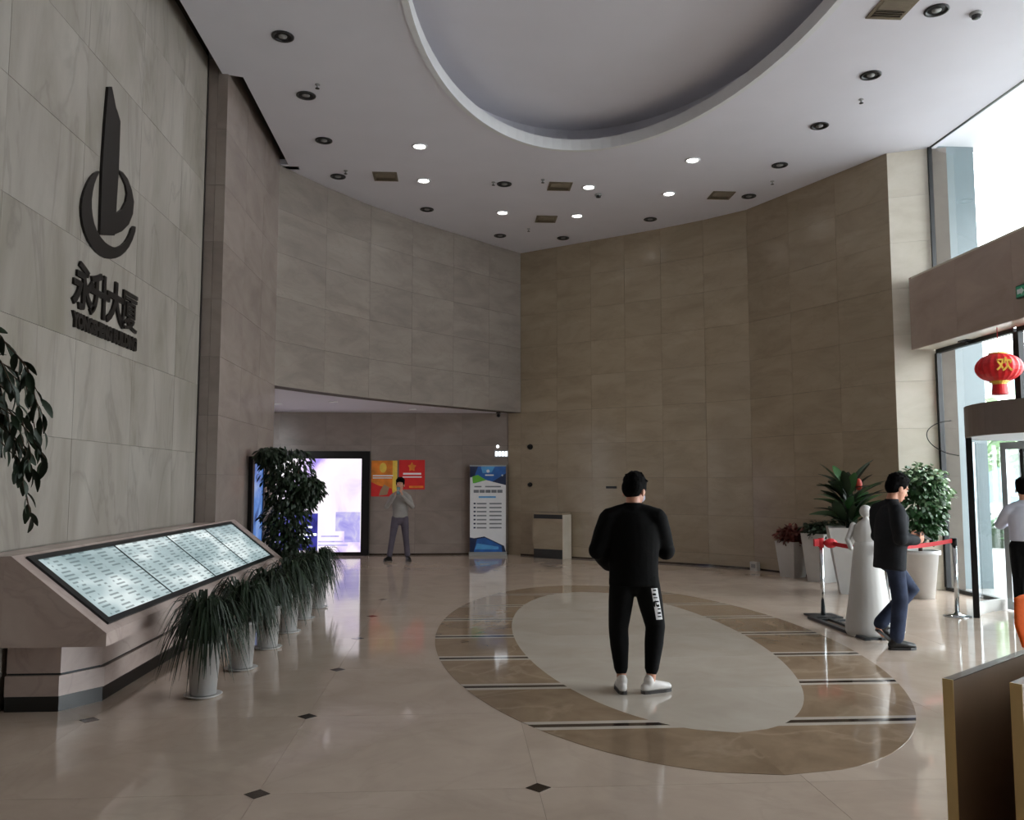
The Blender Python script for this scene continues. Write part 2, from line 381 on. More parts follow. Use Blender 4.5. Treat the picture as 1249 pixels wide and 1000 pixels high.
# recess: back wall, side wall, soffit
wb = struct(MB().box((-5.2, 19.63, 0), (1.3, 19.9, 3.3)).build('wall_back', 'backing'), 'back wall of the recess under the overhang', 'wall')
slabs(wb, [(x, 19.6) for x in (-5.2, -4.1, -3.05, -2.02, -1.0, .08, 1.16)], ZS[:6], 'marble_pink', flip=False)
struct(MB().box((-5.3, 14.14, 0), (-5.2, 19.9, 3.3)).build('wall_recess_side', 'marble_pink'), 'side wall deep inside the recess', 'wall')
sp = [(-5.25, 14.14), (-3.08, 14.14)] + [(x - .03, y + .03) for x, y in DIAG[1:]] + [(1.3, 19.62), (-5.25, 19.62)]
so = struct(MB().flat(sp, 3.255, 3.3).build('ceiling_recess', 'white_paint'), 'low soffit over the recess in the back wall', 'ceiling')
# right wall, curved
wr = backing('wall_right', RWALL[1:], 0, 7.0, .03, .3, 'tall curved right wall of beige stone slabs')
slabs(wr, RWALL[1:], ZS, 'marble_beige')
slabs(wr, RWALL[:2], ZS[:6], 'marble_beige')
MB().box((1.2, 19.4, 3.3), (1.9, 19.9, 7.0)).build('corner_core', 'backing', wr)
MB().box((1.18, 19.62, 0), (1.9, 19.9, 3.3)).build('corner_core', 'backing', wr)
for (ax, ay), (bx, by) in zip(RWALL[1:], RWALL[2:]):
    d = Vector((bx - ax, by - ay)); ang = math.atan2(d.y, d.x)
    b = MB().box((0, -.012, 0), (d.length, 0, .035)).build('skirting_strip', 'dark_stone', wr); b.location = (ax, ay, 0); b.rotation_euler = (0, 0, ang)
MB().box((-5.2, 19.588, 0), (1.14, 19.6, .035)).build('skirting_strip', 'dark_stone', wb)
# cream column at the entrance
wc = backing('wall_column', [(6.97, 12.95), (7.75, 12.63)], 0, 7.0, .03, .35, 'bright cream stone column face beside the glass entrance')
slabs(wc, [(6.94, 12.962), (7.52, 12.725)], ZS, 'marble_cream')
# entrance facade x = 7.5
we = MB().box((7.16, -8, 3.76), (7.47, 12.72, 4.86)).build('wall_entrance', 'backing')
struct(we, 'brown stone spandrel beam across the glass entrance front', 'wall')
ye = [12.79, 11.55, 10.31, 9.07, 7.83]
slabs(we, [(7.13, y) for y in ye], [3.73, 4.89], 'marble_beam', name='beam_slab')
MB().box((7.13, -8, 3.73), (7.16, 7.83, 4.89)).build('plain_cladding', 'marble_beam', we)
MB().box((7.16, -8, 3.73), (7.47, 12.72, 3.76)).build('beam_underside', 'marble_cream', we)
MB().box((7.13, -8, 4.86), (7.47, 12.72, 4.89)).build('beam_ledge', 'marble_cream', we)
# glazing
DC = (7.5, 9.45); DR = 1.35
def window(name, z0, z1, ys, label):
    fr = MB()
    fr.box((7.47, ys[-1], z1 - .06), (7.55, ys[0], z1)); fr.box((7.47, ys[-1], z0), (7.55, ys[0], z0 + .05))
    for y in ys: fr.box((7.47, y - .03, z0 + .05), (7.55, y + .03, z1 - .06))
    f = fr.build(name, 'black_metal'); f['kind'] = 'structure'; f['label'] = label; f['category'] = 'window'
    for a, b in zip(ys, ys[1:]): MB().box((7.505, b + .03, z0 + .05), (7.517, a - .03, z1 - .06)).build('pane', 'glass', f)
    return f
def window_noframe(name, z0, z1, ys, label):
    fr = MB()
    fr.box((7.47, ys[0] - .03, z0), (7.53, ys[0], z1)); fr.box((7.49, ys[-1], z1 - .008), (7.53, ys[0], z1)); fr.box((7.47, ys[-1], z0), (7.53, ys[0], z0 + .02))
    f = fr.build(name, 'black_metal'); f['kind'] = 'structure'; f['label'] = label; f['category'] = 'window'
    for a, b in zip(ys, ys[1:]): MB().box((7.505, b + .004, z0 + .02), (7.517, a - .004, z1 - .02)).build('pane', 'glass', f)
window_noframe('window_1', 4.89, 7.0, [12.70, 8.2, 5.9, 3.6], 'frameless upper glass band above the entrance beam')
window('window_2', 0, 3.73, [12.70, 10.83], 'tall glass pane between cream column and revolving door')
window('window_3', 2.62, 3.73, [10.77, 8.13], 'glass strip above the drum of the revolving door')
window('window_4', 0, 3.73, [8.07, 5.85, 3.6], 'tall glass panes on the near side of the revolving door')
struct(MB().box((7.47, -8, 0), (7.62, 3.57, 7.0)).build('wall_entrance_near', 'marble_pink'), 'unseen solid part of the entrance wall, limits daylight near the camera', 'wall')  # out of view; extent set to hold daylight off the near floor
struct(MB().box((-3.4, -8.3, 0), (7.6, -8, 7.4)).build('wall_behind', 'marble_beige'), 'rear lobby wall behind the camera', 'wall')

# ceiling with oval recess and shadow gap along the left walls
EC = (1.78, 8.35); EA = 4.79; EB = 2.42
NE = 96
def oval(c, b, a, n=NE): return [(c[0] + b * math.cos(2 * math.pi * k / n), c[1] + a * math.sin(2 * math.pi * k / n)) for k in range(n)]
outer = [(-3.13, -8.2), (-3.13, 10.9), (-2.88, 10.98), (-2.9, 14.08), (-3.3, 14.12)] + [(x - .12, y + .12) for x, y in DIAG[1:-1]] + [(1.42, 19.65)] + [(x + .1, y + .12) for x, y in RWALL[2:]] + [(7.02, 13.2), (7.62, 12.95), (7.62, -8.2)]
ov = oval(EC, EB, EA)
tri = geometry.tessellate_polygon([[Vector((x, y, 0)) for x, y in outer], [Vector((x, y, 0)) for x, y in ov]])
no, ne = len(outer), len(ov)
allp = outer + ov; n0 = len(allp)
mb = MB()
fs = [tuple(t) for t in tri] + [tuple(i + n0 for i in t) for t in tri]
fs += [(i, (i + 1) % no, (i + 1) % no + n0, i + n0) for i in range(no)]
fs += [(no + i, no + (i + 1) % ne, no + (i + 1) % ne + n0, no + i + n0) for i in range(ne)]
mb.add([(x, y, CH) for x, y in allp] + [(x, y, CH + .1) for x, y in allp], fs)
ceil = struct(mb.build('ceiling', 'white_paint'), 'pale grey ceiling with a large oval recess', 'ceiling')
def ringstrip(a, za, b, zb):
    n = len(a); return MB().add([(x, y, za) for x, y in a] + [(x, y, zb) for x, y in b], [(i, (i + 1) % n, (i + 1) % n + n, i + n) for i in range(n)])
lip = MB()
A = oval(EC, EB, EA); B = oval(EC, EB - .03, EA - .03); C_ = oval(EC, EB + .45, EA + .45)
n = NE
lip.add([(x, y, CH - .02) for x, y in B] + [(x, y, CH - .02) for x, y in oval(EC, EB + .05, EA + .05)] + [(x, y, CH + .16) for x, y in B] + [(x, y, CH + .16) for x, y in oval(EC, EB + .05, EA + .05)],
        [(i, (i + 1) % n, (i + 1) % n + n, i + n) for i in range(n)] + [(i + 2 * n, (i + 1) % n + 2 * n, (i + 1) % n + 3 * n, i + 3 * n) for i in range(n)] +
        [(i, (i + 1) % n, (i + 1) % n + 2 * n, i + 2 * n) for i in range(n)] + [(i + n, (i + 1) % n + n, (i + 1) % n + 3 * n, i + 3 * n) for i in range(n)])
lo = lip.build('oval_lip', 'lip_paint', ceil)
cv = MB(); cv.add([(x, y, CH + .1) for x, y in C_] + [(x, y, CH + .52) for x, y in C_], [(i, (i + 1) % n, (i + 1) % n + n, i + n) for i in range(n)])
cv.add([(x, y, CH + .52) for x, y in C_], [tuple(range(n))])
cv.build('oval_recess', 'white_paint', ceil)
# lid above the shadow gap
MB().box((-3.7, -8.2, 7.4), (-2.7, 14.2, 7.45)).build('shadow_gap_lid', 'backing', ceil)
MB().box((-2.86, -8.2, 7.1), (-2.8, 14.2, 7.4)).build('shadow_gap_side', 'backing', ceil)
MB().box((-3.4, -8.2, 7.1), (-2.8, -8.1, 7.4)).build('shadow_gap_end', 'backing', ceil)
MB().box((-3.6, 14.16, 7.0), (-2.75, 14.3, 7.4)).build('shadow_gap_end', 'backing', ceil)

# floor: sub-base, stone tiles, oval inlay, dark corner diamonds
fl = struct(MB().box((-5.3, -8.2, -.15), (7.6, 19.95, -.004)).build('floor', 'grout'), 'polished beige stone floor with an oval inlay', 'floor')
T = 1.5; GX, GY = -1.06, 4.72
def inside(x, y):
    if x < -5.2 or x > 7.5 or y > 19.6: return False
    for (ax, ay), (bx, by) in zip(RWALL, RWALL[1:]):
        if min(ax, bx) - .3 <= x <= max(ax, bx) + .3 and (bx - ax) * (y - ay) - (by - ay) * (x - ax) > .3 * math.hypot(bx - ax, by - ay): return False
    if x > 6.94 and y > 12.96: return False
    return True
tm = MB().box((-T / 2 + .001, -T / 2 + .001, -.02), (T / 2 - .001, T / 2 - .001, 0)).mesh('floor_tile'); tm.materials.append(MATS['floor_stone'])
for i in range(-3, 6):
    for j in range(-9, 10):
        x0, y0 = GX + i * T, GY + j * T
        if not any(inside(x0 + a * T, y0 + b * T) for a in (.02, .5, .98) for b in (.02, .5, .98)): continue
        if x0 + T < -3.2 and y0 + T < 13.9: continue
        x1 = min(x0 + T, 7.6); y1 = min(y0 + T, 19.65); xx = max(x0, -5.25 if y0 > 13 else -3.32)
        if x1 - x0 > T - .01 and y1 - y0 > T - .01 and xx == x0:
            place('floor_tile', tm, None, fl, Matrix.Translation((x0 + T / 2, y0 + T / 2, 0)))
        elif x1 > xx + .05 and y1 > y0 + .05:
            o = MB().box((-(x1 - xx) / 2 + .001, -(y1 - y0) / 2 + .001, -.02), ((x1 - xx) / 2 - .001, (y1 - y0) / 2 - .001, 0)).build('floor_tile', 'floor_stone', fl); o.location = ((xx + x1) / 2, (y0 + y1) / 2, 0)
dm = MB().flat([(.07, 0), (0, .07), (-.07, 0), (0, -.07)], 0, .0015).mesh('corner_diamond'); dm.materials.append(MATS['dark_stone'])
for i, j in ((0, 0), (1, 0), (0, 1), (-1, 1), (0, 2), (0, 3), (0, 4), (0, 5)):
    place('corner_diamond', dm, None, fl, Matrix.Translation((GX + i * T, GY + j * T, 0)) @ Matrix.Rotation(R(0), 4, 'Z'))
FC = (1.85, 9.25); FA, FB, GA, GB = 4.42, 2.09, 3.6, 1.25
def ex(y, a, b): return b * math.sqrt(max(0, 1 - ((y - FC[1]) / a) ** 2))
HT = .002
# pale centre, in slabs
yc = [FC[1] - GA + 2 * GA * k / 6 for k in range(7)]
for a, b in zip(yc, yc[1:]):
    m = 14; ys = [a + .001 + (b - a - .002) * k / m for k in range(m + 1)]
    pts = [(FC[0] + ex(y, GA, GB), y) for y in ys] + [(FC[0] - ex(y, GA, GB), y) for y in reversed(ys)]
    pts = [p for i, p in enumerate(pts) if i == 0 or (Vector(p) - Vector(pts[i - 1])).length > 1e-4]
    MB().flat(pts, 0, HT).build('oval_slab', 'oval_stone', fl)
def ringpiece(y0, y1, side, name, m):
    k = 14; ys = [y0 + (y1 - y0) * i / k for i in range(k + 1)]
    pts = [(FC[0] + side * ex(y, FA, FB), y) for y in ys] + [(FC[0] + side * (ex(y, GA, GB) if abs(y - FC[1]) < GA else 0), y) for y in reversed(ys)]
    pts = [p for i, p in enumerate(pts) if (Vector(p) - Vector(pts[i - 1])).length > 1e-4]
    MB().flat(pts, 0, HT).build(name, m, fl)
bands = [5.875 + 1.125 * k for k in range(7)]
edges = [FC[1] - FA] + bands + [FC[1] + FA]
for side in (-1, 1):
    for i, (a, b) in enumerate(zip(edges, edges[1:])):
        lo_, hi_ = a + (.10 if i else 0), b - (.10 if i < len(edges) - 2 else 0)
        if i in (0, len(edges) - 2):
            ym = FC[1] - GA if i == 0 else FC[1] + GA
            ringpiece(lo_, hi_, side, 'brown_ring_slab', 'brown_stone')
        else: ringpiece(lo_, hi_, side, 'brown_ring_slab', 'brown_stone')
    for y in bands:
        ringpiece(y - .10, y - .035, side, 'pale_band_strip', 'oval_stone')
        ringpiece(y - .035, y + .035, side, 'dark_band_strip', 'dark_stone')
        ringpiece(y + .035, y + .10, side, 'pale_band_strip', 'oval_stone')

# outside: plaza, side pier, canopy, distant greenery and building
struct(MB().box((7.62, -60, -.2), (90, 90, -.03)).build('ground_plaza', 'plaza'), 'pale paved plaza outside the glass front', 'ground')
struct(MB().box((7.62, 13.1, -.03), (8.5, 13.6, 8.2)).build('wall_outer_pier', 'pier_stone'), 'blue grey outer pier seen through the entrance glass', 'wall')
struct(MB().box((7.62, -9, 7.2), (11.5, 13.3, 7.5)).build('ceiling_canopy', 'lip_paint'), 'white canopy over the outside of the entrance', 'canopy')

# ------------------------------------------------------------------ directory console on the left
K0, K1 = 6.0, 11.75
dc = thing('directory_console', 'long pale stone console with four glowing tilted directory panels by marble wall', 'directory', (-2.7, 8.9, 0))
off = Vector((2.7, -8.9, 0))
def con(mb, name, m, parent=dc, smooth=False):
    o = mb.build(name, m, parent, smooth); return o
def shift(mb): mb.v = [p + off for p in mb.v]; return mb
prof = [(-2.38, .54), (-2.38, .63), (-3.03, 1.15), (-3.07, 1.15), (-3.07, .54)]
con(shift(MB().prism(prof, lambda x, z: (x, K0, z), lambda x, z: (x, K1, z))), 'sloping_top', 'console_stone')
sl = Vector((-.65, 0, .52)); sn = Vector((.52, 0, .65)).normalized(); ang_s = math.atan2(.52, .65)
def slope(y, s, h): return Vector((-2.38, y, .63)) + sl * s + sn * h
def slab_on_slope(y0, y1, s0, s1, h0, h1):
    P = [slope(y0, s0, h0), slope(y1, s0, h0), slope(y1, s1, h0), slope(y0, s1, h0), slope(y0, s0, h1), slope(y1, s0, h1), slope(y1, s1, h1), slope(y0, s1, h1)]
    return MB().add(P, [(0, 3, 2, 1), (4, 5, 6, 7), (0, 1, 5, 4), (1, 2, 6, 5), (2, 3, 7, 6), (3, 0, 4, 7)])
fr = MB()
for a in ((6.13, 11.42, .07, .125), (6.13, 11.42, .90, .955), (6.13, 6.21, .125, .90), (11.36, 11.42, .125, .90)):
    q = slab_on_slope(*a, -.01, .016); fr.add(q.v, q.f)
fo = con(shift(fr), 'screen_frame', 'dark_frame')
yb = [6.21, 7.55, 8.85, 10.15, 11.36]
for a, b in zip(yb, yb[1:]):
    w = b - a - .014; hgt = sl.length * .775
    me = MB().box((-w / 2, -hgt / 2, -.01), (w / 2, hgt / 2, .008)).mesh('directory_panel'); me.materials.append(MATS['directory'])
    c = slope((a + b) / 2, .5125, 0) + off
    X = Vector((0, 1, 0)); Y = sl.normalized(); Z = X.cross(Y)
    M = Matrix((X, Y, Z)).transposed().to_4x4(); M.translation = c
    place('directory_panel', me, None, dc, M)
    if b < 11: con(shift(slab_on_slope(b - .007, b + .007, .125, .90, -.01, .014)), 'divider', 'dark_frame', dc)
con(shift(MB().box((-3.27, K0, .54), (-3.07, 10.8, 1.15))), 'back_shelf', 'console_stone')
def basepoly(i, y0=6.45, y1=10.8, x0=-3.26, x1=-2.68, ch=.2): return [(x0, y0 + i), (x1 - ch - i * 0, y0 + i), (x1 - i, y0 + ch * 1.5), (x1 - i, y1 - ch * 1.5), (x1 - ch, y1 - i), (x0, y1 - i)]
con(shift(MB().flat(basepoly(.02), .27, .54)), 'base_block', 'console_stone')
con(shift(MB().flat(basepoly(.035), .255, .27)), 'base_joint', 'dark_frame')
con(shift(MB().flat(basepoly(0), .11, .255)), 'plinth_band', 'console_stone')
con(shift(MB().flat(basepoly(.01), 0, .11)), 'kick_plate', 'kick_black')

# ------------------------------------------------------------------ plants
def strap_leaves(mb, n, reach, rise, droop, w, seed, c=(0, 0, 0)):
    rnd = random.Random(seed)
    for k in range(n):
        a = rnd.uniform(0, 2 * math.pi); rr = reach * rnd.uniform(.55, 1.1); up = rise * rnd.uniform(.5, 1.15); dn = droop * rnd.uniform(.5, 1.2)
        d = Vector((math.cos(a), math.sin(a), 0)); sd = Vector((-d.y, d.x, 0)); ww = w * rnd.uniform(.7, 1.2)
        tw = rnd.uniform(-.25, .25); vs = []; seg = 7
        for i in range(seg + 1):
            t = i / seg; p = Vector(c) + d * (rr * (t ** .9) * (1 - .1 * t)) + sd * (tw * rr * t * t) + Vector((0, 0, up * math.sin(min(1, t * 1.7) * math.pi * .5) - dn * max(0, t - .3) ** 1.6 * 2.0))
            q = ww * (1 - t) ** .6 * (.5 + .5 * min(1, t * 5)) + .0008
            vs += [p - sd * q + Vector((0, 0, q * .35)), p, p + sd * q + Vector((0, 0, q * .35))]
        mb.add(vs, [(i * 3 + j, i * 3 + j + 1, i * 3 + j + 4, i * 3 + j + 3) for i in range(seg) for j in (0, 1)])
    return mb
spots = [(-1.97, 6.85), (-1.92, 7.8), (-1.9, 8.75), (-1.88, 9.65), (-1.88, 10.58), (-1.86, 11.49)]
names = ['arching strap-leaf plant in white pot nearest the camera, beside the console', 'arching strap-leaf plant, second white pot along the console', 'arching strap-leaf plant, third white pot along the console',
         'arching strap-leaf plant, fourth white pot along the console', 'arching strap-leaf plant, fifth white pot along the console', 'arching strap-leaf plant in white pot farthest along the console, near the bright screen']
for i, ((x, y), lb) in enumerate(zip(spots, names)):
    t = thing('potted_strap_plant', lb, 'potted plant', (x, y, 0), 0, 'pots along the directory console')
    MB().lathe([(.085, .02), (.098, .02), (.125, .39), (.132, .39), (.132, .42), (.118, .42), (.112, .37)]).build('pot', 'planter_white', t, True)
    MB().lathe([(.11, 0), (.145, .018), (.14, .02), (.09, .012)]).build('saucer', 'planter_white', t, True)
    MB().lathe([(.112, .37), (.06, .385), (.0, .39)]).build('soil', 'soil', t)
    f = strap_leaves(MB(), 250, .41, .42, .42, .012, 40 + i, (0, 0, .385)).build('foliage', 'leaf_dark', t); f['kind'] = 'stuff'
leafmeshes = {}
def leaf_mesh(kind, m, l=.1, w=.03, bend=.02):
    k = (kind, m)
    if k not in leafmeshes:
        vs = []; seg = 5
        for i in range(seg + 1):
            t = i / seg; q = w * math.sin(math.pi * (t * .9 + .06)) ** .8; z = -bend * t * t
            vs += [(-q, t * l, z + q * .3), (0, t * l, z), (q, t * l, z + q * .3)]
        me = bpy.data.meshes.new('leaf'); me.from_pydata(vs, [], [(i * 3 + j, i * 3 + j + 1, i * 3 + j + 4, i * 3 + j + 3) for i in range(seg) for j in (0, 1)])
        me.materials.append(MATS[m]); me.polygons.foreach_set('use_smooth', [True] * len(me.polygons)); leafmeshes[k] = me
    return leafmeshes[k]
def orient(d, up=Vector((0, 0, 1)), roll=0.):
    y = Vector(d).normalized(); x = y.cross(up)
    if x.length < 1e-3: x = Vector((1, 0, 0))
    x.normalize(); z = x.cross(y); M = Matrix((x, y, z)).transposed().to_4x4()
    return M @ Matrix.Rotation(roll, 4, 'Y')
def leaf_mass(mb, n, blobs, l, w, seed, droop=.5, bend=.02):
    """n small leaves scattered through a union of ellipsoids (c, r)"""
    rnd = random.Random(seed); seg = 3
    for k in range(n):
        c, r = rnd.choice(blobs)
        while True:
            u = Vector((rnd.uniform(-1, 1), rnd.uniform(-1, 1), rnd.uniform(-1, 1)))
            if .25 < u.length < 1: break
        p = Vector(c) + Vector((u.x * r[0], u.y * r[1], u.z * r[2]))
        d = Vector((u.x, u.y, u.z * .4 - droop)) + Vector((rnd.uniform(-.5, .5), rnd.uniform(-.5, .5), rnd.uniform(-.4, .4)))
        M = Matrix.Translation(p) @ orient(d, roll=rnd.uniform(-.9, .9)); s = rnd.uniform(.7, 1.25); vs = []
        for i in range(seg + 1):
            t = i / seg; q = w * s * math.sin(math.pi * (t * .86 + .08)); z = -bend * t * t
            vs += [M @ Vector((-q, t * l * s, z + q * .3)), M @ Vector((q, t * l * s, z + q * .3))]
        mb.add(vs, [(i * 2, i * 2 + 1, i * 2 + 3, i * 2 + 2) for i in range(seg)])
    return mb
# drooping tree in front of the bright screen
t = thing('potted_weeping_fig', 'dark leafy weeping fig tree in front of the bright advertising screen', 'potted tree', (-2.48, 12.6, 0))
MB().lathe([(.15, 0), (.2, .34), (.22, .34), (.22, .38), (.19, .38), (.18, .33)]).build('pot', 'planter_white', t, True)
MB().lathe([(.19, .33), (0, .35)]).build('soil', 'soil', t)
tk = MB()
for a in range(3): tk.limb([(.05 * math.cos(a * 2.1), .05 * math.sin(a * 2.1), .33), (.04 * math.cos(a * 2.1 + 1), .04 * math.sin(a * 2.1 + 1), .8), (.12 * math.cos(a * 2.1 + 1.4), .12 * math.sin(a * 2.1 + 1.4), 1.4), (.22 * math.cos(a * 2.1 + 1.4), .2 * math.sin(a * 2.1 + 1.4), 1.9)], [.025, .022, .016, .006], 8)
tk.build('trunk', 'bark', t, True)
f = leaf_mass(MB(), 4200, [((-.05, 0, 1.85), (.42, .38, .34)), ((.05, 0, 1.5), (.4, .38, .36)), ((-.02, 0, 1.15), (.36, .36, .35)), ((0, 0, .8), (.34, .34, .32)), ((-.25, -.15, 2.05), (.2, .2, .12)), ((.3, -.1, 1.55), (.22, .2, .2))], .085, .02, 5, .8).build('foliage', 'leaf_dark', t); f['kind'] = 'stuff'
# tree at the left edge of the picture, leaves as parts
t = thing('potted_ficus', 'dark drooping ficus tree at the left picture edge before the marble wall', 'potted tree', (-2.78, 4.72, 0))
MB().lathe([(.16, 0), (.21, .36), (.23, .36), (.23, .4), (.2, .4), (.19, .35)]).build('pot', 'planter_white', t, True)
MB().lathe([(.2, .35), (0, .37)]).build('soil', 'soil', t)
MB().limb([(0, 0, .35), (.02, .01, 1.0), (-.02, .0, 1.7), (.0, 0, 2.3)], [.03, .026, .022, .012], 8).build('trunk', 'bark', t, True)
rnd = random.Random(11); lm = leaf_mesh('ficus', 'leaf_dark', .105, .02, .025)
tips = []
for k in range(24):
    a = rnd.uniform(0, 2 * math.pi) if k > 12 else rnd.uniform(-1.0, 1.0); z0 = rnd.uniform(1.75, 2.3); rr = rnd.uniform(.32, .52)
    d = Vector((math.cos(a), math.sin(a), 0))
    if a and d.x < -.4: rr = .32
    pts = [Vector((0, 0, z0)), d * rr * .45 + Vector((0, 0, z0 + rnd.uniform(.12, .24))), d * rr * .8 + Vector((0, 0, z0 + rnd.uniform(-.02, .1))), d * rr + Vector((0, 0, z0 - rnd.uniform(.12, .38)))]
    MB().limb(pts, [.008, .006, .004, .002], 5).build('branch', 'bark', t, True)
    for i in range(11):
        s = .25 + .75 * i / 10; q = s * 3; j = min(2, int(q)); p = pts[j].lerp(pts[j + 1], q - j)
        dd = (pts[j + 1] - pts[j]).normalized() * .6 + Vector((rnd.uniform(-.6, .6), rnd.uniform(-.6, .6), rnd.uniform(-1.0, -.1)))
        M = Matrix.Translation(p) @ orient(dd, roll=rnd.uniform(-1, 1)) @ Matrix.Scale(rnd.uniform(.75, 1.2), 4)
        place('leaf', lm, None, t, M)

# ------------------------------------------------------------------ sign on the marble wall
XS = -3.3
lg = thing('building_sign', 'dark metal tower logo with building name on grey marble wall', 'sign', (XS, 8.0, 2.97))
def wallshape(pts, name, d=.022):
    mb = MB().prism(pts, lambda y, z: (.0, y - 8.0, z - 2.97), lambda y, z: (d, y - 8.0, z - 2.97)); return mb.build(name, 'sign_black', lg)
wallshape([(7.80, 5.319), (7.878, 5.36), (7.99, 5.201), (8.02, 5.19), (8.102, 5.12), (8.11, 4.657), (8.088, 4.214), (8.073, 3.985), (7.758, 3.899), (7.744, 4.481), (7.766, 4.957)], 'logo_tower', .026)
wallshape([(8.111, 4.644), (8.22, 4.66), (8.34, 4.64), (8.455, 4.565), (8.521, 4.467), (8.505, 4.336), (8.413, 4.2), (8.252, 4.081), (8.085, 4.0), (8.089, 4.201), (8.233, 4.291), (8.32, 4.40), (8.346, 4.487), (8.30, 4.56), (8.22, 4.60)], 'logo_sail')
def smooth_loop(p, it=2):
    for _ in range(it): p = [q for a, b in zip(p, p[1:] + p[:1]) for q in ((a[0] * .75 + b[0] * .25, a[1] * .75 + b[1] * .25), (a[0] * .25 + b[0] * .75, a[1] * .25 + b[1] * .75))]
    return p
wallshape(smooth_loop([(7.725, 4.498), (7.555, 4.388), (7.431, 4.23), (7.368, 4.068), (7.391, 3.917), (7.493, 3.799), (7.661, 3.731), (7.875, 3.716), (8.073, 3.756), (8.3, 3.86), (8.484, 4.015), (8.62, 4.238), (8.506, 4.215), (8.435, 4.093), (8.313, 3.972), (8.154, 3.892), (8.018, 3.863), (7.84, 3.865), (7.663, 3.931), (7.576, 4.056), (7.562, 4.196), (7.62, 4.361)], 1), 'logo_swoosh')
TM = Matrix(((0, 0, 1, 0), (1, 0, 0, 0), (0, 1, 0, 0), (0, 0, 0, 1)))
for ch, yy in zip('永升大厦', (7.50, 7.84, 8.19, 8.53)):
    text(ch, 'name_character', 'sign_black', lg, Matrix.Translation((.012, yy - 8.0, 3.32 - 2.97)) @ TM, .43, .010, .004 if ch == '厦' else .012)
text('YONGSHENG BUILDING', 'name_lettering', 'sign_black', lg, Matrix.Translation((.012, .03, 3.035 - 2.97)) @ TM, .165, .012, .012, sx=.78)

# ------------------------------------------------------------------ recess: screens, posters, banner, small fittings
t = thing('advertising_screen', 'large bright lavender advertising screen with black frame on the recess wall', 'screen', (-3.2, 19.6, 0))
f = MB()
for a, b in (((-1.1, -.12, .0), (1.17, 0, .08)), ((-1.1, -.12, 2.19), (1.17, 0, 2.36)), ((-1.1, -.12, .08), (-.94, 0, 2.19)), ((.99, -.12, .08), (1.17, 0, 2.19))): f.box(a, b)
f.build('frame', 'kick_black', t)
MB().box((-.94, -.09, .08), (.99, -.03, 2.19)).build('picture_panel', 'led_picture', t)
for (x0, z0, x1, z1), m in (((-.92, .12, .02, .95), 'led_blue'), ((.42, .55, .97, .98), 'led_lilac'), ((.62, .3, .97, .55), 'led_lilac'), ((-.5, .62, -.1, .66), 'sign_lit'), ((-.55, .45, .0, .5), 'sign_lit'), ((-.45, .36, -.15, .4), 'sign_lit'), ((.04, .3, .6, .33), 'led_lilac'), ((.04, .22, .7, .25), 'led_lilac'), ((.1, .42, .5, .45), 'led_lilac')):
    MB().box((x0, -.095 if m != 'sign_lit' else -.098, z0), (x1, -.09, z1)).build('screen_graphic', m, t)
t = thing('wall_screen', 'narrow blue advertising screen on the pinkish pilaster beside the fig tree', 'screen', (-3.05, 12.95, .45))
f = MB()
for a, b in (((0, -.42, 0), (.06, .42, .09)), ((0, -.42, 1.5), (.06, .42, 1.58)), ((0, -.42, .09), (.06, -.3, 1.5)), ((0, .3, .09), (.06, .42, 1.5))): f.box(a, b)
f.build('frame', 'kick_black', t); MB().box((.005, -.3, .09), (.045, .3, 1.5)).build('picture_panel', 'blue_picture', t)
def poster(name, label, x0, x1, z0, z1, bg, shapes):
    t = thing(name, label, 'poster', ((x0 + x1) / 2, 19.6, z0)); cx = (x0 + x1) / 2
    MB().box((x0 - cx, -.015, 0), (x1 - cx, 0, z1 - z0)).build('sheet', bg, t)
    for i, (m, pts) in enumerate(shapes):
        MB().prism([(x0 - cx + u * (x1 - x0), v * (z1 - z0)) for u, v in pts], lambda x, z: (x, -.015, z), lambda x, z: (x, -.018 - .0015 * i, z)).build('print', m, t)
bar = lambda u0, u1, v0, v1: [(u0, v0), (u1, v0), (u1, v1), (u0, v1)]
circ = lambda u, v, r, k=1., n=14: [(u + r * math.cos(2 * math.pi * i / n), v + r * k * math.sin(2 * math.pi * i / n)) for i in range(n)]
poster('orange_poster', 'orange and yellow poster next to the big bright screen', -2.0, -1.41, 1.33, 2.15, 'print_orange',
       [('print_yellow', bar(.82, 1, .1, 1)), ('print_red', [(0, 0), (.85, 0), (.8, .22), (.3, .3), (0, .4)]), ('print_yellow', circ(.45, .8, .14)), ('print_white', bar(.06, .84, .56, .595)), ('print_white', bar(.06, .8, .5, .53)), ('wood_brown', [(.3, .02), (.62, .05), (.7, .25), (.5, .33), (.36, .18)])])
poster('red_poster', 'red poster with white lettering lines behind the person photographing', -1.37, -.78, 1.49, 2.165, 'print_red',
       [('print_white', bar(.16, .86, .5, .56)), ('print_white', bar(.14, .88, .4, .44)), ('print_orange', [(.5 + (.17 if i % 2 == 0 else .1) * math.cos(i * .628 + 1.57), .76 + (.17 if i % 2 == 0 else .1) * math.sin(i * .628 + 1.57)) for i in range(10)]), ('print_orange', bar(.4, .95, .05, .12))])
t = thing('roll_up_banner', 'white and blue roll-up banner standing at the right end of the recess', 'banner', (.67, 19.42, 0))
MB().box((-.43, -.08, 0), (.43, .1, .075)).build('base', 'alu', t)
MB().tube([(0, .06, .07), (0, .06, 2.02)], .012).build('pole', 'alu', t)
MB().box((-.41, -.012, .07), (.41, -.004, 2.02)).build('sheet', 'print_white', t)
MB().box((-.42, -.02, 2.02), (.42, .075, 2.05)).build('top_rail', 'alu', t)
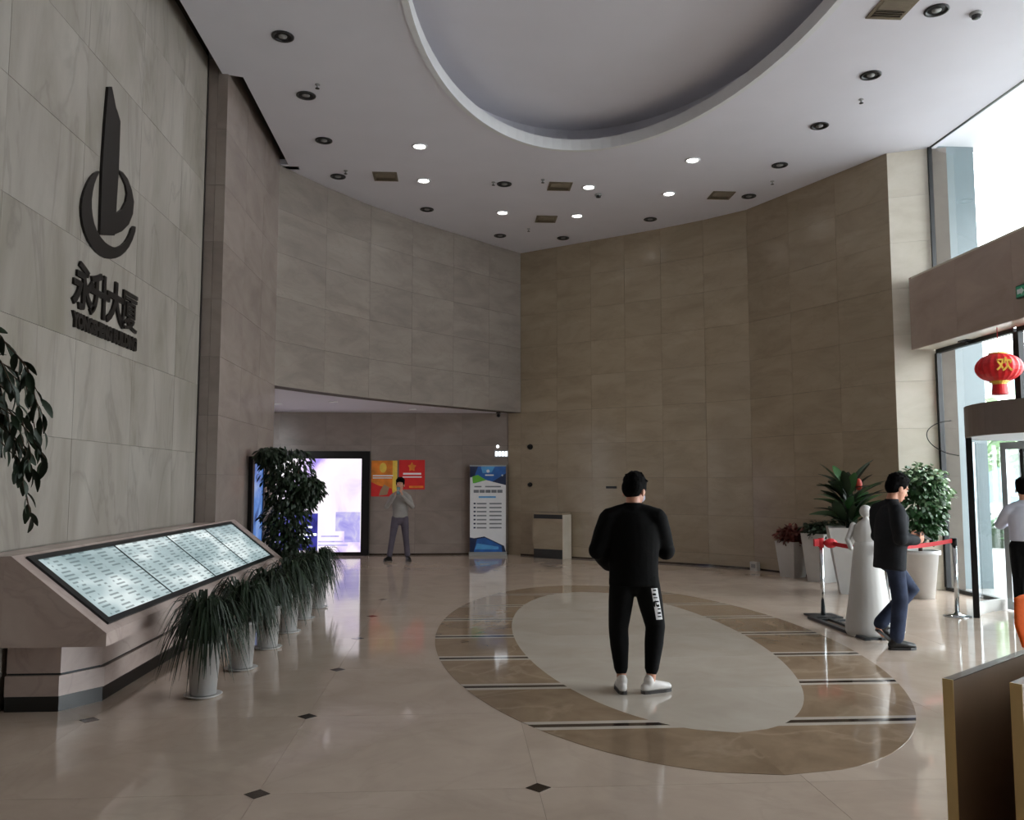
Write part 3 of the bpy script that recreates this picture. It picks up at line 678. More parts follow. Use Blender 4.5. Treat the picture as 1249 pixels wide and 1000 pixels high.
def bp(m, pts, k): MB().prism([(-.41 + u * .82, .075 + v * 1.94) for u, v in pts], lambda x, z: (x, -.012, z), lambda x, z: (x, -.0135 - .001 * k, z)).build('print', m, t)
bp('print_blue', [(.12, 1), (1, 1), (1, .78), (.45, .84), (.12, .8)], 0); bp('print_navy', [(.62, .82), (1, .92), (1, .78)], 1); bp('print_navy', [(0, 1), (.22, 1), (.12, .88), (0, .87)], 1)
bp('print_green', [(.06, .88), (.22, .9), (.45, .84), (.08, .8)], 2); bp('print_sky', [(.3, 1), (.7, 1), (.6, .93), (.35, .92)], 1); bp('print_white', circ(.5, .945, .045, .42), 2)
bp('print_white', bar(.42, .66, .89, .905), 2); bp('print_white', circ(.9, .895, .025, .42), 2)
bp('print_navy', [(0, .17), (.12, .16), (.4, .18), (.95, .07), (1, .0), (0, .0)], 0); bp('print_blue', [(.12, .02), (.2, .15), (.42, .165), (.88, .07), (.9, .0), (.12, .0)], 1); bp('print_sky', [(.14, .03), (.2, .1), (.8, .06), (.8, .03)], 2)
bp('print_grey', bar(.12, .32, .755, .77), 0); bp('print_grey', bar(.42, .86, .755, .77), 0)
for k in range(5): bp('print_grey', bar(.1 + .165 * k, .245 + .165 * k, .69, .725), 0)
bp('print_sky', bar(.24, .72, .63, .65), 0)
for k in range(7):
    z = .555 - k * .047; bp('print_navy', bar(.1, .16, z, z + .018), 0); bp('print_grey', bar(.19, .46, z, z + .016), 0); bp('print_grey', bar(.54, .88, z, z + .016), 0)
t = thing('dome_camera', 'small black security camera under the recess soffit above the banner', 'camera', (.9, 19.25, 3.255))
MB().lathe([(.05, 0), (.055, -.03), (.02, -.035)]).build('mount', 'black_metal', t, True); MB().ell((0, -.02, -.08), (.045, .07, .045)).build('housing', 'black_metal', t, True)
t = thing('wayfinding_sign', 'small lit white sign on the wall above the roll-up banner', 'sign', (.985, 19.6, 2.225))
MB().box((-.16, -.03, 0), (.16, 0, .17)).build('case', 'grey_plastic', t)
for k in range(4): MB().box((-.145 + k * .075, -.034, .03), (-.085 + k * .075, -.03, .14)).build('lit_mark', 'sign_lit', t)
MB().lathe([(.0, -.002), (.035, 0), (.035, .02), (0, .022)]).build('indicator_lamp', 'sign_lit', t).matrix_local = Matrix.Translation((-.085, -.01, .255)) @ Matrix.Rotation(R(90), 4, 'X')
def onwall(x, y):
    for (ax, ay), (bx, by) in zip(RWALL, RWALL[1:]):
        if ax <= x <= bx:
            tt = (x - ax) / (bx - ax); return (x, ay + (by - ay) * tt), math.atan2(by - ay, bx - ax)
for nm, x, z, lb, r in (('wall_sensor', 1.63, 2.457, 'upper small black wall fitting near the back corner', .05), ('wall_button', 1.628, 1.60, 'lower small black wall fitting near the back corner', .04)):
    p, a = onwall(x, 0); t = thing(nm, lb, 'wall fitting', (p[0], p[1], z), a)
    MB().lathe([(r * 1.3, 0), (r * 1.3, .02), (r * .6, .025)]).build('plate', 'black_metal', t).matrix_local = Matrix.Rotation(R(90), 4, 'X')
    MB().ell((0, -.055, 0), (r, .045, r)).build('knob', 'black_metal', t, True)
p, a = onwall(2.17, 0); nrm = Vector((math.sin(a), -math.cos(a)))
t = thing('litter_bin', 'stone-clad litter bin with dark slot and base against the curved wall', 'litter bin', (p[0] + nrm.x * .21, p[1] + nrm.y * .21, 0), a)
MB().box((-.37, -.17, .2), (.37, .17, .86)).build('body', 'marble_beige', t); MB().box((-.36, -.16, 0), (.36, .16, .2)).build('base', 'kick_black', t)
MB().box((-.36, -.16, .86), (.36, .16, .95)).build('slot_opening', 'kick_black', t); MB().box((-.38, -.18, .95), (.38, .18, .99)).build('lid', 'marble_beige', t)
MB().box((.37, -.17, .0), (.40, .17, .95)).build('side_panel', 'marble_cream', t)
p, a = onwall(3.29, 0); t = thing('hydrant_door', 'flush stone access door with dark handle beside the standing man', 'access door', (p[0], p[1], .3), a)
MB().box((-.5, -.012, 0), (.5, 0, 1.42)).build('leaf', 'marble_beige', t); MB().box((-.14, -.045, 1.22), (.1, -.012, 1.27)).build('handle', 'kick_black', t)
p, a = onwall(5.66, 0); t = thing('floor_socket_box', 'small white box at the foot of the curved wall left of planters', 'socket box', (p[0] - .05, p[1] - .05, 0), a)
MB().box((-.09, -.08, 0), (.09, 0, .16)).build('box', 'white_plastic', t); MB().box((-.05, -.09, .05), (.05, -.08, .12)).build('cover', 'grey_plastic', t)

# ------------------------------------------------------------------ ceiling fittings
def downlight(x, y, z, lit, label, group, r=.12, mat=None, power=0):
    t = thing('ceiling_downlight', label, 'ceiling light', (x, y, z), 0, group)
    MB().lathe([(r, 0), (r * 1.28, -.004), (r * 1.28, -.016), (r * 1.1, -.022), (r * .92, -.01), (r * .92, 0)], n=24).build('trim_ring', 'lamp_dark' if not lit else 'lip_paint', t, True)
    if lit:
        MB().lathe([(r * .9, -.002), (r * .9, -.008), (0, -.012)], n=24).build('lamp', mat or 'lamp_lit', t, True)
        if power:
            ld = bpy.data.lights.new('downlight_beam', 'SPOT'); ld.energy = power; ld.spot_size = R(95); ld.spot_blend = .7; ld.shadow_soft_size = .08; ld.color = (1, .94, .84)
            lo = bpy.data.objects.new('downlight_beam', ld); COL.objects.link(lo); lo.parent = t; lo.location = (0, 0, -.05)
    else:
        MB().lathe([(r * .9, -.001), (r * .6, -.004), (r * .5, -.004)], n=24).build('reflector', 'black_metal', t)
        MB().lathe([(r * .5, -.003), (r * .48, -.014), (0, -.018)], n=20).build('lamp', 'grey_plastic', t, True)
G1, G0 = 'lit ceiling downlights', 'unlit ceiling downlights'
for x, y, lb in ((-.65, 13.14, 'lit downlight left of the oval recess, nearer of two in its row'), (-.65, 14.68, 'lit downlight beside the left square ceiling vent'),
                 (.84, 16.38, 'lit downlight left of the vent nearest the back corner'), (2.35, 16.49, 'lit downlight right of the vent nearest the back corner'),
                 (2.33, 14.83, 'lit downlight right of the middle ceiling vent, beyond the oval tip'), (3.87, 15.08, 'lit downlight left of the right-hand ceiling vent'),
                 (3.86, 13.44, 'lit downlight closest to the oval recess on the right side')):
    downlight(x, y, CH, True, lb, G1, .10, None, 30)
for x, y, lb in ((-2.14, 9.89, 'unlit downlight nearest the camera in the row along the left wall'), (-2.14, 11.45, 'second unlit downlight in the row along the left wall'), (-2.14, 13.0, 'third unlit downlight in the row along the left wall'),
                 (-2.14, 14.57, 'farthest unlit downlight in the row along the left wall, near left vent'), (-.65, 16.27, 'unlit downlight near the middle of the diagonal upper wall'), (.87, 17.95, 'unlit downlight just left of the back corner'),
                 (.79, 14.76, 'unlit downlight beyond the oval tip, left of the middle vent'), (2.26, 18.04, 'unlit downlight just right of the back corner'), (3.87, 16.61, 'unlit downlight close to the middle of the curved wall top'),
                 (5.4, 15.12, 'unlit downlight beside the right-hand vent by the curved wall'), (5.39, 13.56, 'fourth unlit downlight from the camera along the right side'), (5.39, 11.98, 'third unlit downlight from the camera along the right side'),
                 (5.39, 10.39, 'second unlit downlight from the camera along the right side'), (5.39, 8.85, 'unlit downlight at the top right picture edge beside a vent')):
    downlight(x, y, CH, False, lb, G0, .105)
for x, y, lb in ((-2.5, 16.9, 'lit soffit spotlight above the big advertising screen'), (-1.03, 18.55, 'lit soffit spotlight right of the big screen, mid recess'), (-3.7, 17.4, 'lit soffit spotlight at the left end of the recess')):
    downlight(x, y, 3.255, True, lb, 'recess soffit lights', .07, 'soffit_lamp', 22)
for x, y, w, lb in ((-1.31, 14.52, .42, 'square ceiling vent left of the lit downlights near the diagonal wall'), (1.8, 14.82, .42, 'middle square ceiling vent beyond the tip of the oval'), (1.75, 16.74, .42, 'square ceiling vent nearest the back corner'),
                    (4.87, 15.11, .42, 'square ceiling vent near the top of the curved right wall'), (4.87, 8.85, .42, 'large looking square ceiling vent at the top right picture edge')):
    t = thing('ceiling_vent', lb, 'vent', (x, y, CH), 0, 'square ceiling vents')
    f = MB(); h = w / 2
    for a, b in (((-h, -h), (h, -h + .04)), ((-h, h - .04), (h, h)), ((-h, -h + .04), (-h + .04, h - .04)), ((h - .04, -h + .04), (h, h - .04))): f.box((*a, -.015), (*b, 0))
    f.build('frame', 'vent_metal', t); MB().box((-h + .04, -h + .04, -.003), (h - .04, h - .04, 0)).build('backing_plate', 'kick_black', t)
    sm = MB().box((-h + .04, -.003, -.016), (h - .04, .003, .016)).mesh('slat'); sm.materials.append(MATS['vent_metal'])
    for k in range(8): place('slat', sm, None, t, Matrix.Translation((0, -h + .065 + k * (w - .13) / 7, -.016)) @ Matrix.Rotation(R(40 if k < 4 else -40), 4, 'X'))
for x, y, lb in ((-1.93, 11.12, 'sprinkler head near the second downlight along the left wall'), (-1.97, 14.29, 'sprinkler head near the left square ceiling vent'), (.59, 14.69, 'sprinkler head beside the unlit downlight beyond the oval tip'),
                 (1.46, 14.51, 'sprinkler head left of the middle ceiling vent'), (1.45, 17.43, 'sprinkler head nearest the back corner'), (5.55, 14.33, 'sprinkler head near the curved wall top on the right'), (5.6, 11.09, 'sprinkler head near the second downlight on the right side'),
                 ):
    t = thing('sprinkler_head', lb, 'sprinkler', (x, y, CH), 0, 'ceiling sprinklers')
    MB().lathe([(.035, 0), (.035, -.008), (.012, -.012), (.012, -.04), (.008, -.05)], n=12).build('body', 'grey_plastic', t); MB().lathe([(.03, -.056), (.03, -.06), (0, -.062)], n=12).build('deflector', 'lamp_dark', t)
for x, y, lb in ((2.57, 15.21, 'small dark smoke detector beside the lit downlight near the middle vent'), (5.88, 8.89, 'round grey smoke detector at the top right picture edge')):
    t = thing('smoke_detector', lb, 'smoke detector', (x, y, CH), 0, 'smoke detectors')
    MB().lathe([(.07, 0), (.07, -.02), (.06, -.03)], n=18).build('base', 'grey_plastic', t); MB().lathe([(.05, -.03), (.045, -.06), (.02, -.068)], n=18).build('sensor', 'lamp_dark', t)

# ------------------------------------------------------------------ entrance: revolving door, lantern, exit sign
def arc(r, a0, a1, n=24): return [(r * math.cos(R(a0 + (a1 - a0) * k / n)), r * math.sin(R(a0 + (a1 - a0) * k / n))) for k in range(n + 1)]
rd = thing('revolving_door', 'glass revolving door with brown round canopy at the entrance', 'revolving door', (DC[0], DC[1], 0))
def curved(r0, r1, a0, a1, z0, z1, n=28):
    pts = arc(r1, a0, a1, n) + list(reversed(arc(r0, a0, a1, n))); return MB().flat(pts, z0, z1)
MB().lathe([(DR + .04, 2.2), (DR + .04, 2.58), (0, 2.6), (0, 2.57), (DR - .02, 2.55), (DR - .02, 2.2)], n=64, close=True).build('canopy_drum', 'drum_brown', rd, False)
MB().lathe([(DR - .02, 2.2), (DR - .02, 2.23), (0, 2.23), (0, 2.2)], n=64, close=True).build('canopy_soffit', 'lip_paint', rd)
for a0, a1 in ((92, 148), (212, 268), (32, 88), (-88, -32)):
    MB().flat(arc(DR + .008, a0, a1, 20) + list(reversed(arc(DR - .004, a0, a1, 20))), .14, 2.2).build('curved_pane', 'door_glass', rd)
    curved(DR - .03, DR + .035, a0, a1, 0, .14).build('curved_sill', 'white_plastic', rd)
for a in (90, 149, 211, 270, 31, -31):
    x, y = DR * math.cos(R(a)), DR * math.sin(R(a)); MB().box((-.035, -.03, 0), (.035, .03, 2.2), Matrix.Translation((x, y, 0)) @ Matrix.Rotation(R(a), 4, 'Z')).build('post', 'black_metal', rd)
MB().lathe([(.05, 0), (.05, 2.2)], n=16).build('centre_post', 'alu', rd)
for k in range(3):
    a = 108 + 120 * k; M = Matrix.Rotation(R(a), 4, 'Z')
    w = MB()
    for p, q in (((.06, -.02, .02), (1.28, .02, .12)), ((.06, -.02, 2.08), (1.28, .02, 2.17)), ((.06, -.02, .12), (.12, .02, 2.08)), ((1.2, -.02, .12), (1.28, .02, 2.08))): w.box(p, q, M)
    wf = w.build('wing_frame', 'alu', rd); MB().box((.12, -.006, .12), (1.2, .006, 2.08), M).build('wing_pane', 'door_glass', wf)
    MB().box((.2, -.05, 1.0), (1.12, -.02, 1.04), M).build('push_bar', 'chrome', wf)
cpt = [(-1.36, 2.42), (-1.5, 2.4), (-1.62, 2.3), (-1.6, 2.15), (-1.45, 2.02), (-1.3, 1.98)]
for _ in range(3): cpt = [cpt[0]] + [q for a, b in zip(cpt, cpt[1:]) for q in ((a[0] * .75 + b[0] * .25, a[1] * .75 + b[1] * .25), (a[0] * .25 + b[0] * .75, a[1] * .25 + b[1] * .75))] + [cpt[-1]]
MB().limb([(x, -.52 * x, z) for x, z in cpt], [.006] * len(cpt), 6, cap=False).build('cable', 'dark_frame', rd, True)
# plain exterior of the canopy is the same drum
la = thing('red_lantern', 'round red lantern with gold character hanging under the entrance beam', 'lantern', (7.22, 10.80, 3.18))
rib = MB(); n = 20
vs = []; fs = []; mm = 10
for i in range(mm + 1):
    tt = math.pi * (.12 + .76 * i / mm)
    for k in range(n * 2):
        a = math.pi * k / n; rr = .285 * math.sin(tt) * (1 + (.02 if k % 2 == 0 else -.02)); vs.append((rr * math.cos(a), rr * math.sin(a), .2 * math.cos(tt)))
for i in range(mm):
    for k in range(n * 2): fs.append((i * n * 2 + k, (i + 1) * n * 2 + k, (i + 1) * n * 2 + (k + 1) % (n * 2), i * n * 2 + (k + 1) % (n * 2)))
rib.add(vs, fs); rib.build('ribbed_body', 'red_silk', la)
MB().lathe([(.0, .205), (.12, .2), (.12, .17), (.0, .17)], n=20).build('top_cap', 'gold', la); MB().lathe([(.0, -.205), (.12, -.2), (.12, -.17), (.0, -.17)], n=20).build('bottom_cap', 'gold', la)
MB().lathe([(.085, -.205), (.1, -.36), (.09, -.36), (.075, -.205)], n=20, close=True).build('tassel', 'red_silk', la); MB().lathe([(.09, -.205), (.09, -.225), (.08, -.225), (.08, -.205)], n=20, close=True).build('tassel_band', 'gold', la)
MB().tube([(0, 0, .2), (0, 0, .55)], .006, 6).build('cord', 'red_tape', la)
dv = Vector((-7.22, -10.8, 0)).normalized(); a = math.atan2(dv.y, dv.x)
text('欢', 'gold_character', 'gold', la, Matrix.Rotation(a + R(14), 4, 'Z') @ Matrix.Translation((.272, 0, 0)) @ TM, .19, .014, .004)
ex_ = thing('exit_sign', 'green exit sign on the brown entrance beam at the right picture edge', 'exit sign', (7.13, 10.08, 3.98))
MB().box((-.05, -.2, 0), (0, .1, .16)).build('case', 'sign_green', ex_); MB().box((-.054, -.185, .015), (-.05, .085, .145)).build('lit_face', 'exit_green', ex_)
MB().prism([(-.13, .05), (-.05, .05), (-.05, .03), (0, .08), (-.05, .13), (-.05, .11), (-.13, .11)], lambda y, z: (-.054, -y - .06, z), lambda y, z: (-.056, -y - .06, z)).build('arrow', 'print_white', ex_)
# underside fittings of the beam
for y, lb in ((11.75, 'dark closer bracket under the beam, left one above the glass'), (10.25, 'dark closer bracket under the beam at the right picture edge')):
    t = thing('glass_bracket', lb, 'bracket', (7.42, y, 3.73), 0, 'brackets under the entrance beam')
    MB().box((-.06, -.02, -.015), (.04, .18, 0)).build('plate', 'dark_frame', t); MB().box((.0, .05, -.04), (.04, .1, -.015)).build('clamp', 'dark_frame', t)

# ------------------------------------------------------------------ planters at the column
def square_pot(t, w0, w1, h, m='planter_white'):
    a, b = w0 / 2, w1 / 2; i = b - .025
    vs = [(-a, -a, 0), (a, -a, 0), (a, a, 0), (-a, a, 0), (-b, -b, h), (b, -b, h), (b, b, h), (-b, b, h), (-i, -i, h), (i, -i, h), (i, i, h), (-i, i, h), (-i, -i, h - .06), (i, -i, h - .06), (i, i, h - .06), (-i, i, h - .06)]
    fs = [(3, 2, 1, 0)] + [(k, (k + 1) % 4, (k + 1) % 4 + 4, k + 4) for k in range(4)] + [(k + 4, (k + 1) % 4 + 4, (k + 1) % 4 + 8, k + 8) for k in range(4)] + [(k + 8, (k + 1) % 4 + 8, (k + 1) % 4 + 12, k + 12) for k in range(4)]
    MB().add(vs, fs).build('pot', m, t); MB().box((-i, -i, h - .07), (i, i, h - .06)).build('soil', 'soil', t)
t = thing('square_planter', 'smaller white tapered planter with dark reddish plants by the curved wall', 'planter', (5.86, 14.66, 0), R(-62))
square_pot(t, .3, .42, .62)
f = leaf_mass(MB(), 420, [((0, 0, .7), (.26, .26, .14)), ((0, 0, .76), (.16, .16, .12))], .09, .028, 21, .1).build('foliage', 'leaf_red', t); f['kind'] = 'stuff'
t = thing('square_planter', 'taller white tapered planter with low dark green plants by the curved wall', 'planter', (6.08, 13.95, 0), R(-62))
square_pot(t, .34, .47, .8)
f = leaf_mass(MB(), 520, [((0, 0, .86), (.32, .32, .12)), ((.1, 0, .9), (.3, .2, .1))], .09, .026, 22, .2).build('foliage', 'leaf_dark', t); f['kind'] = 'stuff'
t = thing('flared_planter', 'wide flared white planter with big glossy leaves left of the man in jacket', 'planter', (5.9, 12.5, 0), R(-20))
square_pot(t, .36, .66, .98)
MB().ell((.13, -.1, 1.62), (.05, .05, .09)).build('red_bract', 'flower_red', t, True)
rnd = random.Random(31); lm2 = leaf_mesh('broad', 'leaf_mid', .46, .085, .12); lm3 = leaf_mesh('broad_dark', 'leaf_dark', .46, .075, .14)
for k in range(64):
    a = rnd.uniform(0, 2 * math.pi); z = .95 + .66 * (k / 64) + rnd.uniform(-.03, .05); out = rnd.uniform(.02, .14)
    d = Vector((math.cos(a), math.sin(a), rnd.uniform(.25, 1.9) * (.6 + k / 90)))
    place('leaf', lm2 if k % 3 == 0 else lm3, None, t, Matrix.Translation((out * math.cos(a), out * math.sin(a), z)) @ orient(d, roll=rnd.uniform(-.5, .5)) @ Matrix.Scale(rnd.uniform(.7, 1.15), 4))
st = MB()
for k in range(5): st.limb([(.05 * math.cos(k), .05 * math.sin(k), .9), (.03 * math.cos(k + 1), .03 * math.sin(k + 1), 1.6)], [.015, .008], 6)
st.build('stems', 'leaf_dark', t, True)
t = thing('round_planter', 'white planter with bushy pale-topped green shrub in front of the cream column', 'planter', (6.64, 11.9, 0))
MB().lathe([(.17, 0), (.24, .62), (.27, .62), (.27, .68), (.23, .68), (.22, .6)]).build('pot', 'planter_white', t, True); MB().lathe([(.22, .6), (0, .62)]).build('soil', 'soil', t)
MB().limb([(0, 0, .6), (.02, 0, .9), (0, .02, 1.4)], [.03, .025, .015], 8).build('trunk', 'bark', t, True)
bl = [((0, 0, 1.32), (.38, .38, .34)), ((.05, 0, 1.05), (.3, .3, .25)), ((0, 0, 1.65), (.3, .3, .22))]
f = leaf_mass(MB(), 1500, bl, .085, .03, 33, .4).build('foliage', 'leaf_mid', t); f['kind'] = 'stuff'
f = leaf_mass(MB(), 420, [((.06, 0, 1.72), (.33, .33, .2)), ((.2, -.05, 1.5), (.26, .26, .24))], .07, .03, 34, .2).build('backlit_pale_leaves', 'leaf_light', t); f['kind'] = 'stuff'  # backlight and near-white flowers on the shrub top, put into leaf colour

# ------------------------------------------------------------------ barrier posts and tape, low floor frame, figure stand
def stanchion(x, y, lb, h=.96):
    t = thing('barrier_post', lb, 'barrier post', (x, y, 0), 0, 'chrome barrier posts')
    MB().lathe([(.16, 0), (.16, .012), (.05, .03), (.03, .05)], n=28).build('base', 'chrome', t, True); MB().lathe([(.026, .04), (.026, h - .08)], n=16).build('pole', 'chrome', t, True)
    MB().lathe([(.036, h - .09), (.036, h - .01), (.03, h)], n=16).build('belt_head', 'black_metal', t, True)
stanchion(6.15, 10.23, 'chrome barrier post beside the revolving door')
stanchion(4.83, 9.35, 'chrome barrier post mostly hidden behind the man in dark jacket')
t = thing('barrier_post', 'left chrome barrier post with flat dark base, red belt knot on top', 'barrier post', (4.5, 10.34, 0), 0, 'chrome barrier posts')
MB().box((-.18, -.16, 0), (.18, .16, .02)).build('base', 'dark_frame', t); MB().lathe([(.026, .02), (.026, .86)], n=16).build('pole', 'chrome', t, True)
MB().lathe([(.036, .85), (.036, .95), (.03, .96)], n=16).build('belt_head', 'red_tape', t, True)
MB().ell((.1, -.05, .9), (.085, .06, .06)).build('belt_knot', 'red_tape', t, True); MB().box((-.09, -.02, .86), (-.03, .02, .95)).build('belt_clip', 'red_tape', t)
def tape(p, q, lb, sag=.02, w=.05):
    p, q = Vector(p), Vector(q); d = (q - p); sd = Vector((-d.y, d.x, 0)).normalized() * .002; vs = []; n = 10
    for i in range(n + 1):
        c = p.lerp(q, i / n) - Vector((0, 0, sag * math.sin(math.pi * i / n))); vs += [c - sd - Vector((0, 0, w / 2)), c + sd - Vector((0, 0, w / 2)), c + sd + Vector((0, 0, w / 2)), c - sd + Vector((0, 0, w / 2))]
    fs = [(i * 4 + j, i * 4 + (j + 1) % 4, i * 4 + 4 + (j + 1) % 4, i * 4 + 4 + j) for i in range(n) for j in range(4)] + [(0, 1, 2, 3), (n * 4 + 3, n * 4 + 2, n * 4 + 1, n * 4)]
    return tag(MB().add(vs, fs).build('barrier_tape', 'red_tape'), lb, 'barrier tape', 'red barrier tapes')
tape((4.6, 10.28, .9), (4.82, 9.39, .9), 'red barrier tape from the left post towards the man in jacket')
tape((4.87, 9.37, .92), (6.11, 10.21, .93), 'red barrier tape between the man in jacket and the revolving door post')
t = thing('floor_frame', 'low dark metal frame lying on the floor beside the left barrier post', 'floor frame', (4.55, 9.5, 0))
MB().box((-.30, -.75, 0), (-.24, .72, .03)).build('long_rail', 'dark_frame', t); MB().box((-.12, -.75, 0), (-.07, .62, .025)).build('long_rail', 'dark_frame', t)
MB().box((-.24, .52, 0), (-.12, .57, .025)).build('cross_bar', 'dark_frame', t); MB().box((-.24, -.72, 0), (-.12, -.67, .025)).build('cross_bar', 'dark_frame', t)
MB().tube([(.2, .5, .02), (.2, .5, .42)], .018).build('short_upright', 'chrome', t, True); MB().box((-.07, .46, 0), (.32, .54, .02)).build('foot_plate', 'dark_frame', t)
t = thing('white_figure_stand', 'white figure-shaped stand with round head and flared skirt behind man in jacket', 'stand', (4.45, 9.05, 0), R(-30))
MB().limb([(0, 0, .04), (0, 0, .1), (0, 0, .5), (0, 0, .85), (0, 0, .98)], [(.25, .22), (.25, .22), (.19, .17), (.15, .13), (.13, .11)], 24, side=(1, 0, 0)).blob('skirt', 'white_plastic', t, .014, 4)
MB().ell((0, 0, 1.08), (.14, .1, .17)).ell((0, 0, 1.0), (.12, .1, .1)).limb([(0, 0, 1.2), (0, 0, 1.28)], [.035, .03]).blob('torso', 'white_plastic', t, .012, 3)
MB().ell((0, .0, 1.335), (.065, .062, .07)).build('head', 'white_plastic', t, True)
for s in (-1, 1): MB().limb([(s * .13, 0, 1.18), (s * .19, -.03, 1.02), (s * .15, -.14, .94)], [.035, .03, .026]).build('arm', 'white_plastic', t, True)

# ------------------------------------------------------------------ wooden counter unit and orange chair, lower right
t = thing('wooden_counter', 'brown and pale wooden counter boards at the lower right picture corner', 'counter', (1.788, 3.085, 0), R(37.3))
def board(a, b, name):
    (x0, y0, z0), (x1, y1, z1) = a, b
    o = MB().box((x0, y0 + .002, z0), (x1, y1 - .002, z1 - .004)).build(name, 'wood_brown', t)
    MB().box((x0 - .006, y0, z0), (x0, y1, z1)).build('edge_band', 'wood_pale', o); MB().box((x0, y0, z1 - .004), (x1, y1, z1)).build('top_edge', 'marble_pink', o)
board((0, -.037, 0), (1.25, 0, .93), 'side_board')
board((.092, -.235, 0), (1.25, -.195, .935), 'side_board')
MB().box((1.2, -.195, 0), (1.25, -.037, .93)).build('back_board', 'wood_brown', t); MB().box((.1, -.195, .1), (1.2, -.037, .13)).build('shelf', 'wood_brown', t)
t = thing('orange_chair', 'orange fabric chair with black base at the right picture edge', 'chair', (4.18, 5.62, 0), R(12))
bk = MB().limb([(0, .2, .5), (0, .23, .66), (0, .25, .84)], [(.22, .03), (.25, .032), (.22, .028)], 20, side=(1, 0, 0)); bk.blob('backrest', 'orange_fabric', t, .012, 4)
MB().box((-.23, -.24, .42), (.23, .2, .5)).blob('seat', 'orange_fabric', t, .015, 6)
MB().lathe([(.03, .08), (.03, .42)], n=14).build('column', 'black_metal', t, True)
MB().limb([(0, .18, .42), (0, .25, .46), (0, .27, .62)], [.02, .02, .018], 8).build('back_bracket', 'black_metal', t, True)
for k in range(5):
    a = 2 * math.pi * k / 5; MB().limb([(0, 0, .09), (.27 * math.cos(a), .27 * math.sin(a), .07)], [.022, .015], 8).build('base_arm', 'black_metal', t, True)
    MB().ell((.27 * math.cos(a), .27 * math.sin(a), .03), (.03, .03, .03)).build('castor', 'kick_black', t, True)

# ------------------------------------------------------------------ people (local frame: facing +Y, right hand at +X)
def V(*a): return Vector(a)
def hand(mb, wrist, d, palm, thumb, curl=.5, s=1.0):
    """palm and five separate fingers; d points along the hand, palm is the direction the palm faces, thumb the side of the thumb"""
    w = Vector(wrist); d = Vector(d).normalized(); pn = Vector(palm); pn = (pn - d * pn.dot(d)).normalized(); sd = d.cross(pn).normalized()
    if sd.dot(Vector(thumb)) < 0: sd = -sd
    mb.limb([w, w + d * .03 * s, w + d * .085 * s], [(.026 * s, .018 * s), (.036 * s, .016 * s), (.04 * s, .014 * s)], 12, side=sd)
    for k, ln in enumerate((.068, .078, .072, .056)):
        base = w + d * (.085 - .006 * abs(k - 1)) * s + sd * (.029 - .0195 * k) * s
        pts = [base - d * .015 * s]; dirv = d.copy()
        for j, fr in enumerate((.45, .32, .23)):
            ang = curl * (.75 + .5 * j); dirv = (dirv * math.cos(ang) + pn * math.sin(ang)).normalized() if j or curl else d
            pn2 = (pn - dirv * pn.dot(dirv)); pts.append(pts[-1] + dirv * (ln * fr + (.015 if j == 0 else 0)) * s)
        mb.limb(pts, [.0092 * s, .0088 * s, .008 * s, .0068 * s], 8)
    tb = w + d * .028 * s + sd * .03 * s
    mb.limb([tb - sd * .01 * s, tb + (d * .6 + sd * .7).normalized() * .03 * s, tb + (d * .85 + sd * .5 + pn * curl).normalized() * .062 * s], [.012 * s, .0108 * s, .0085 * s], 8)
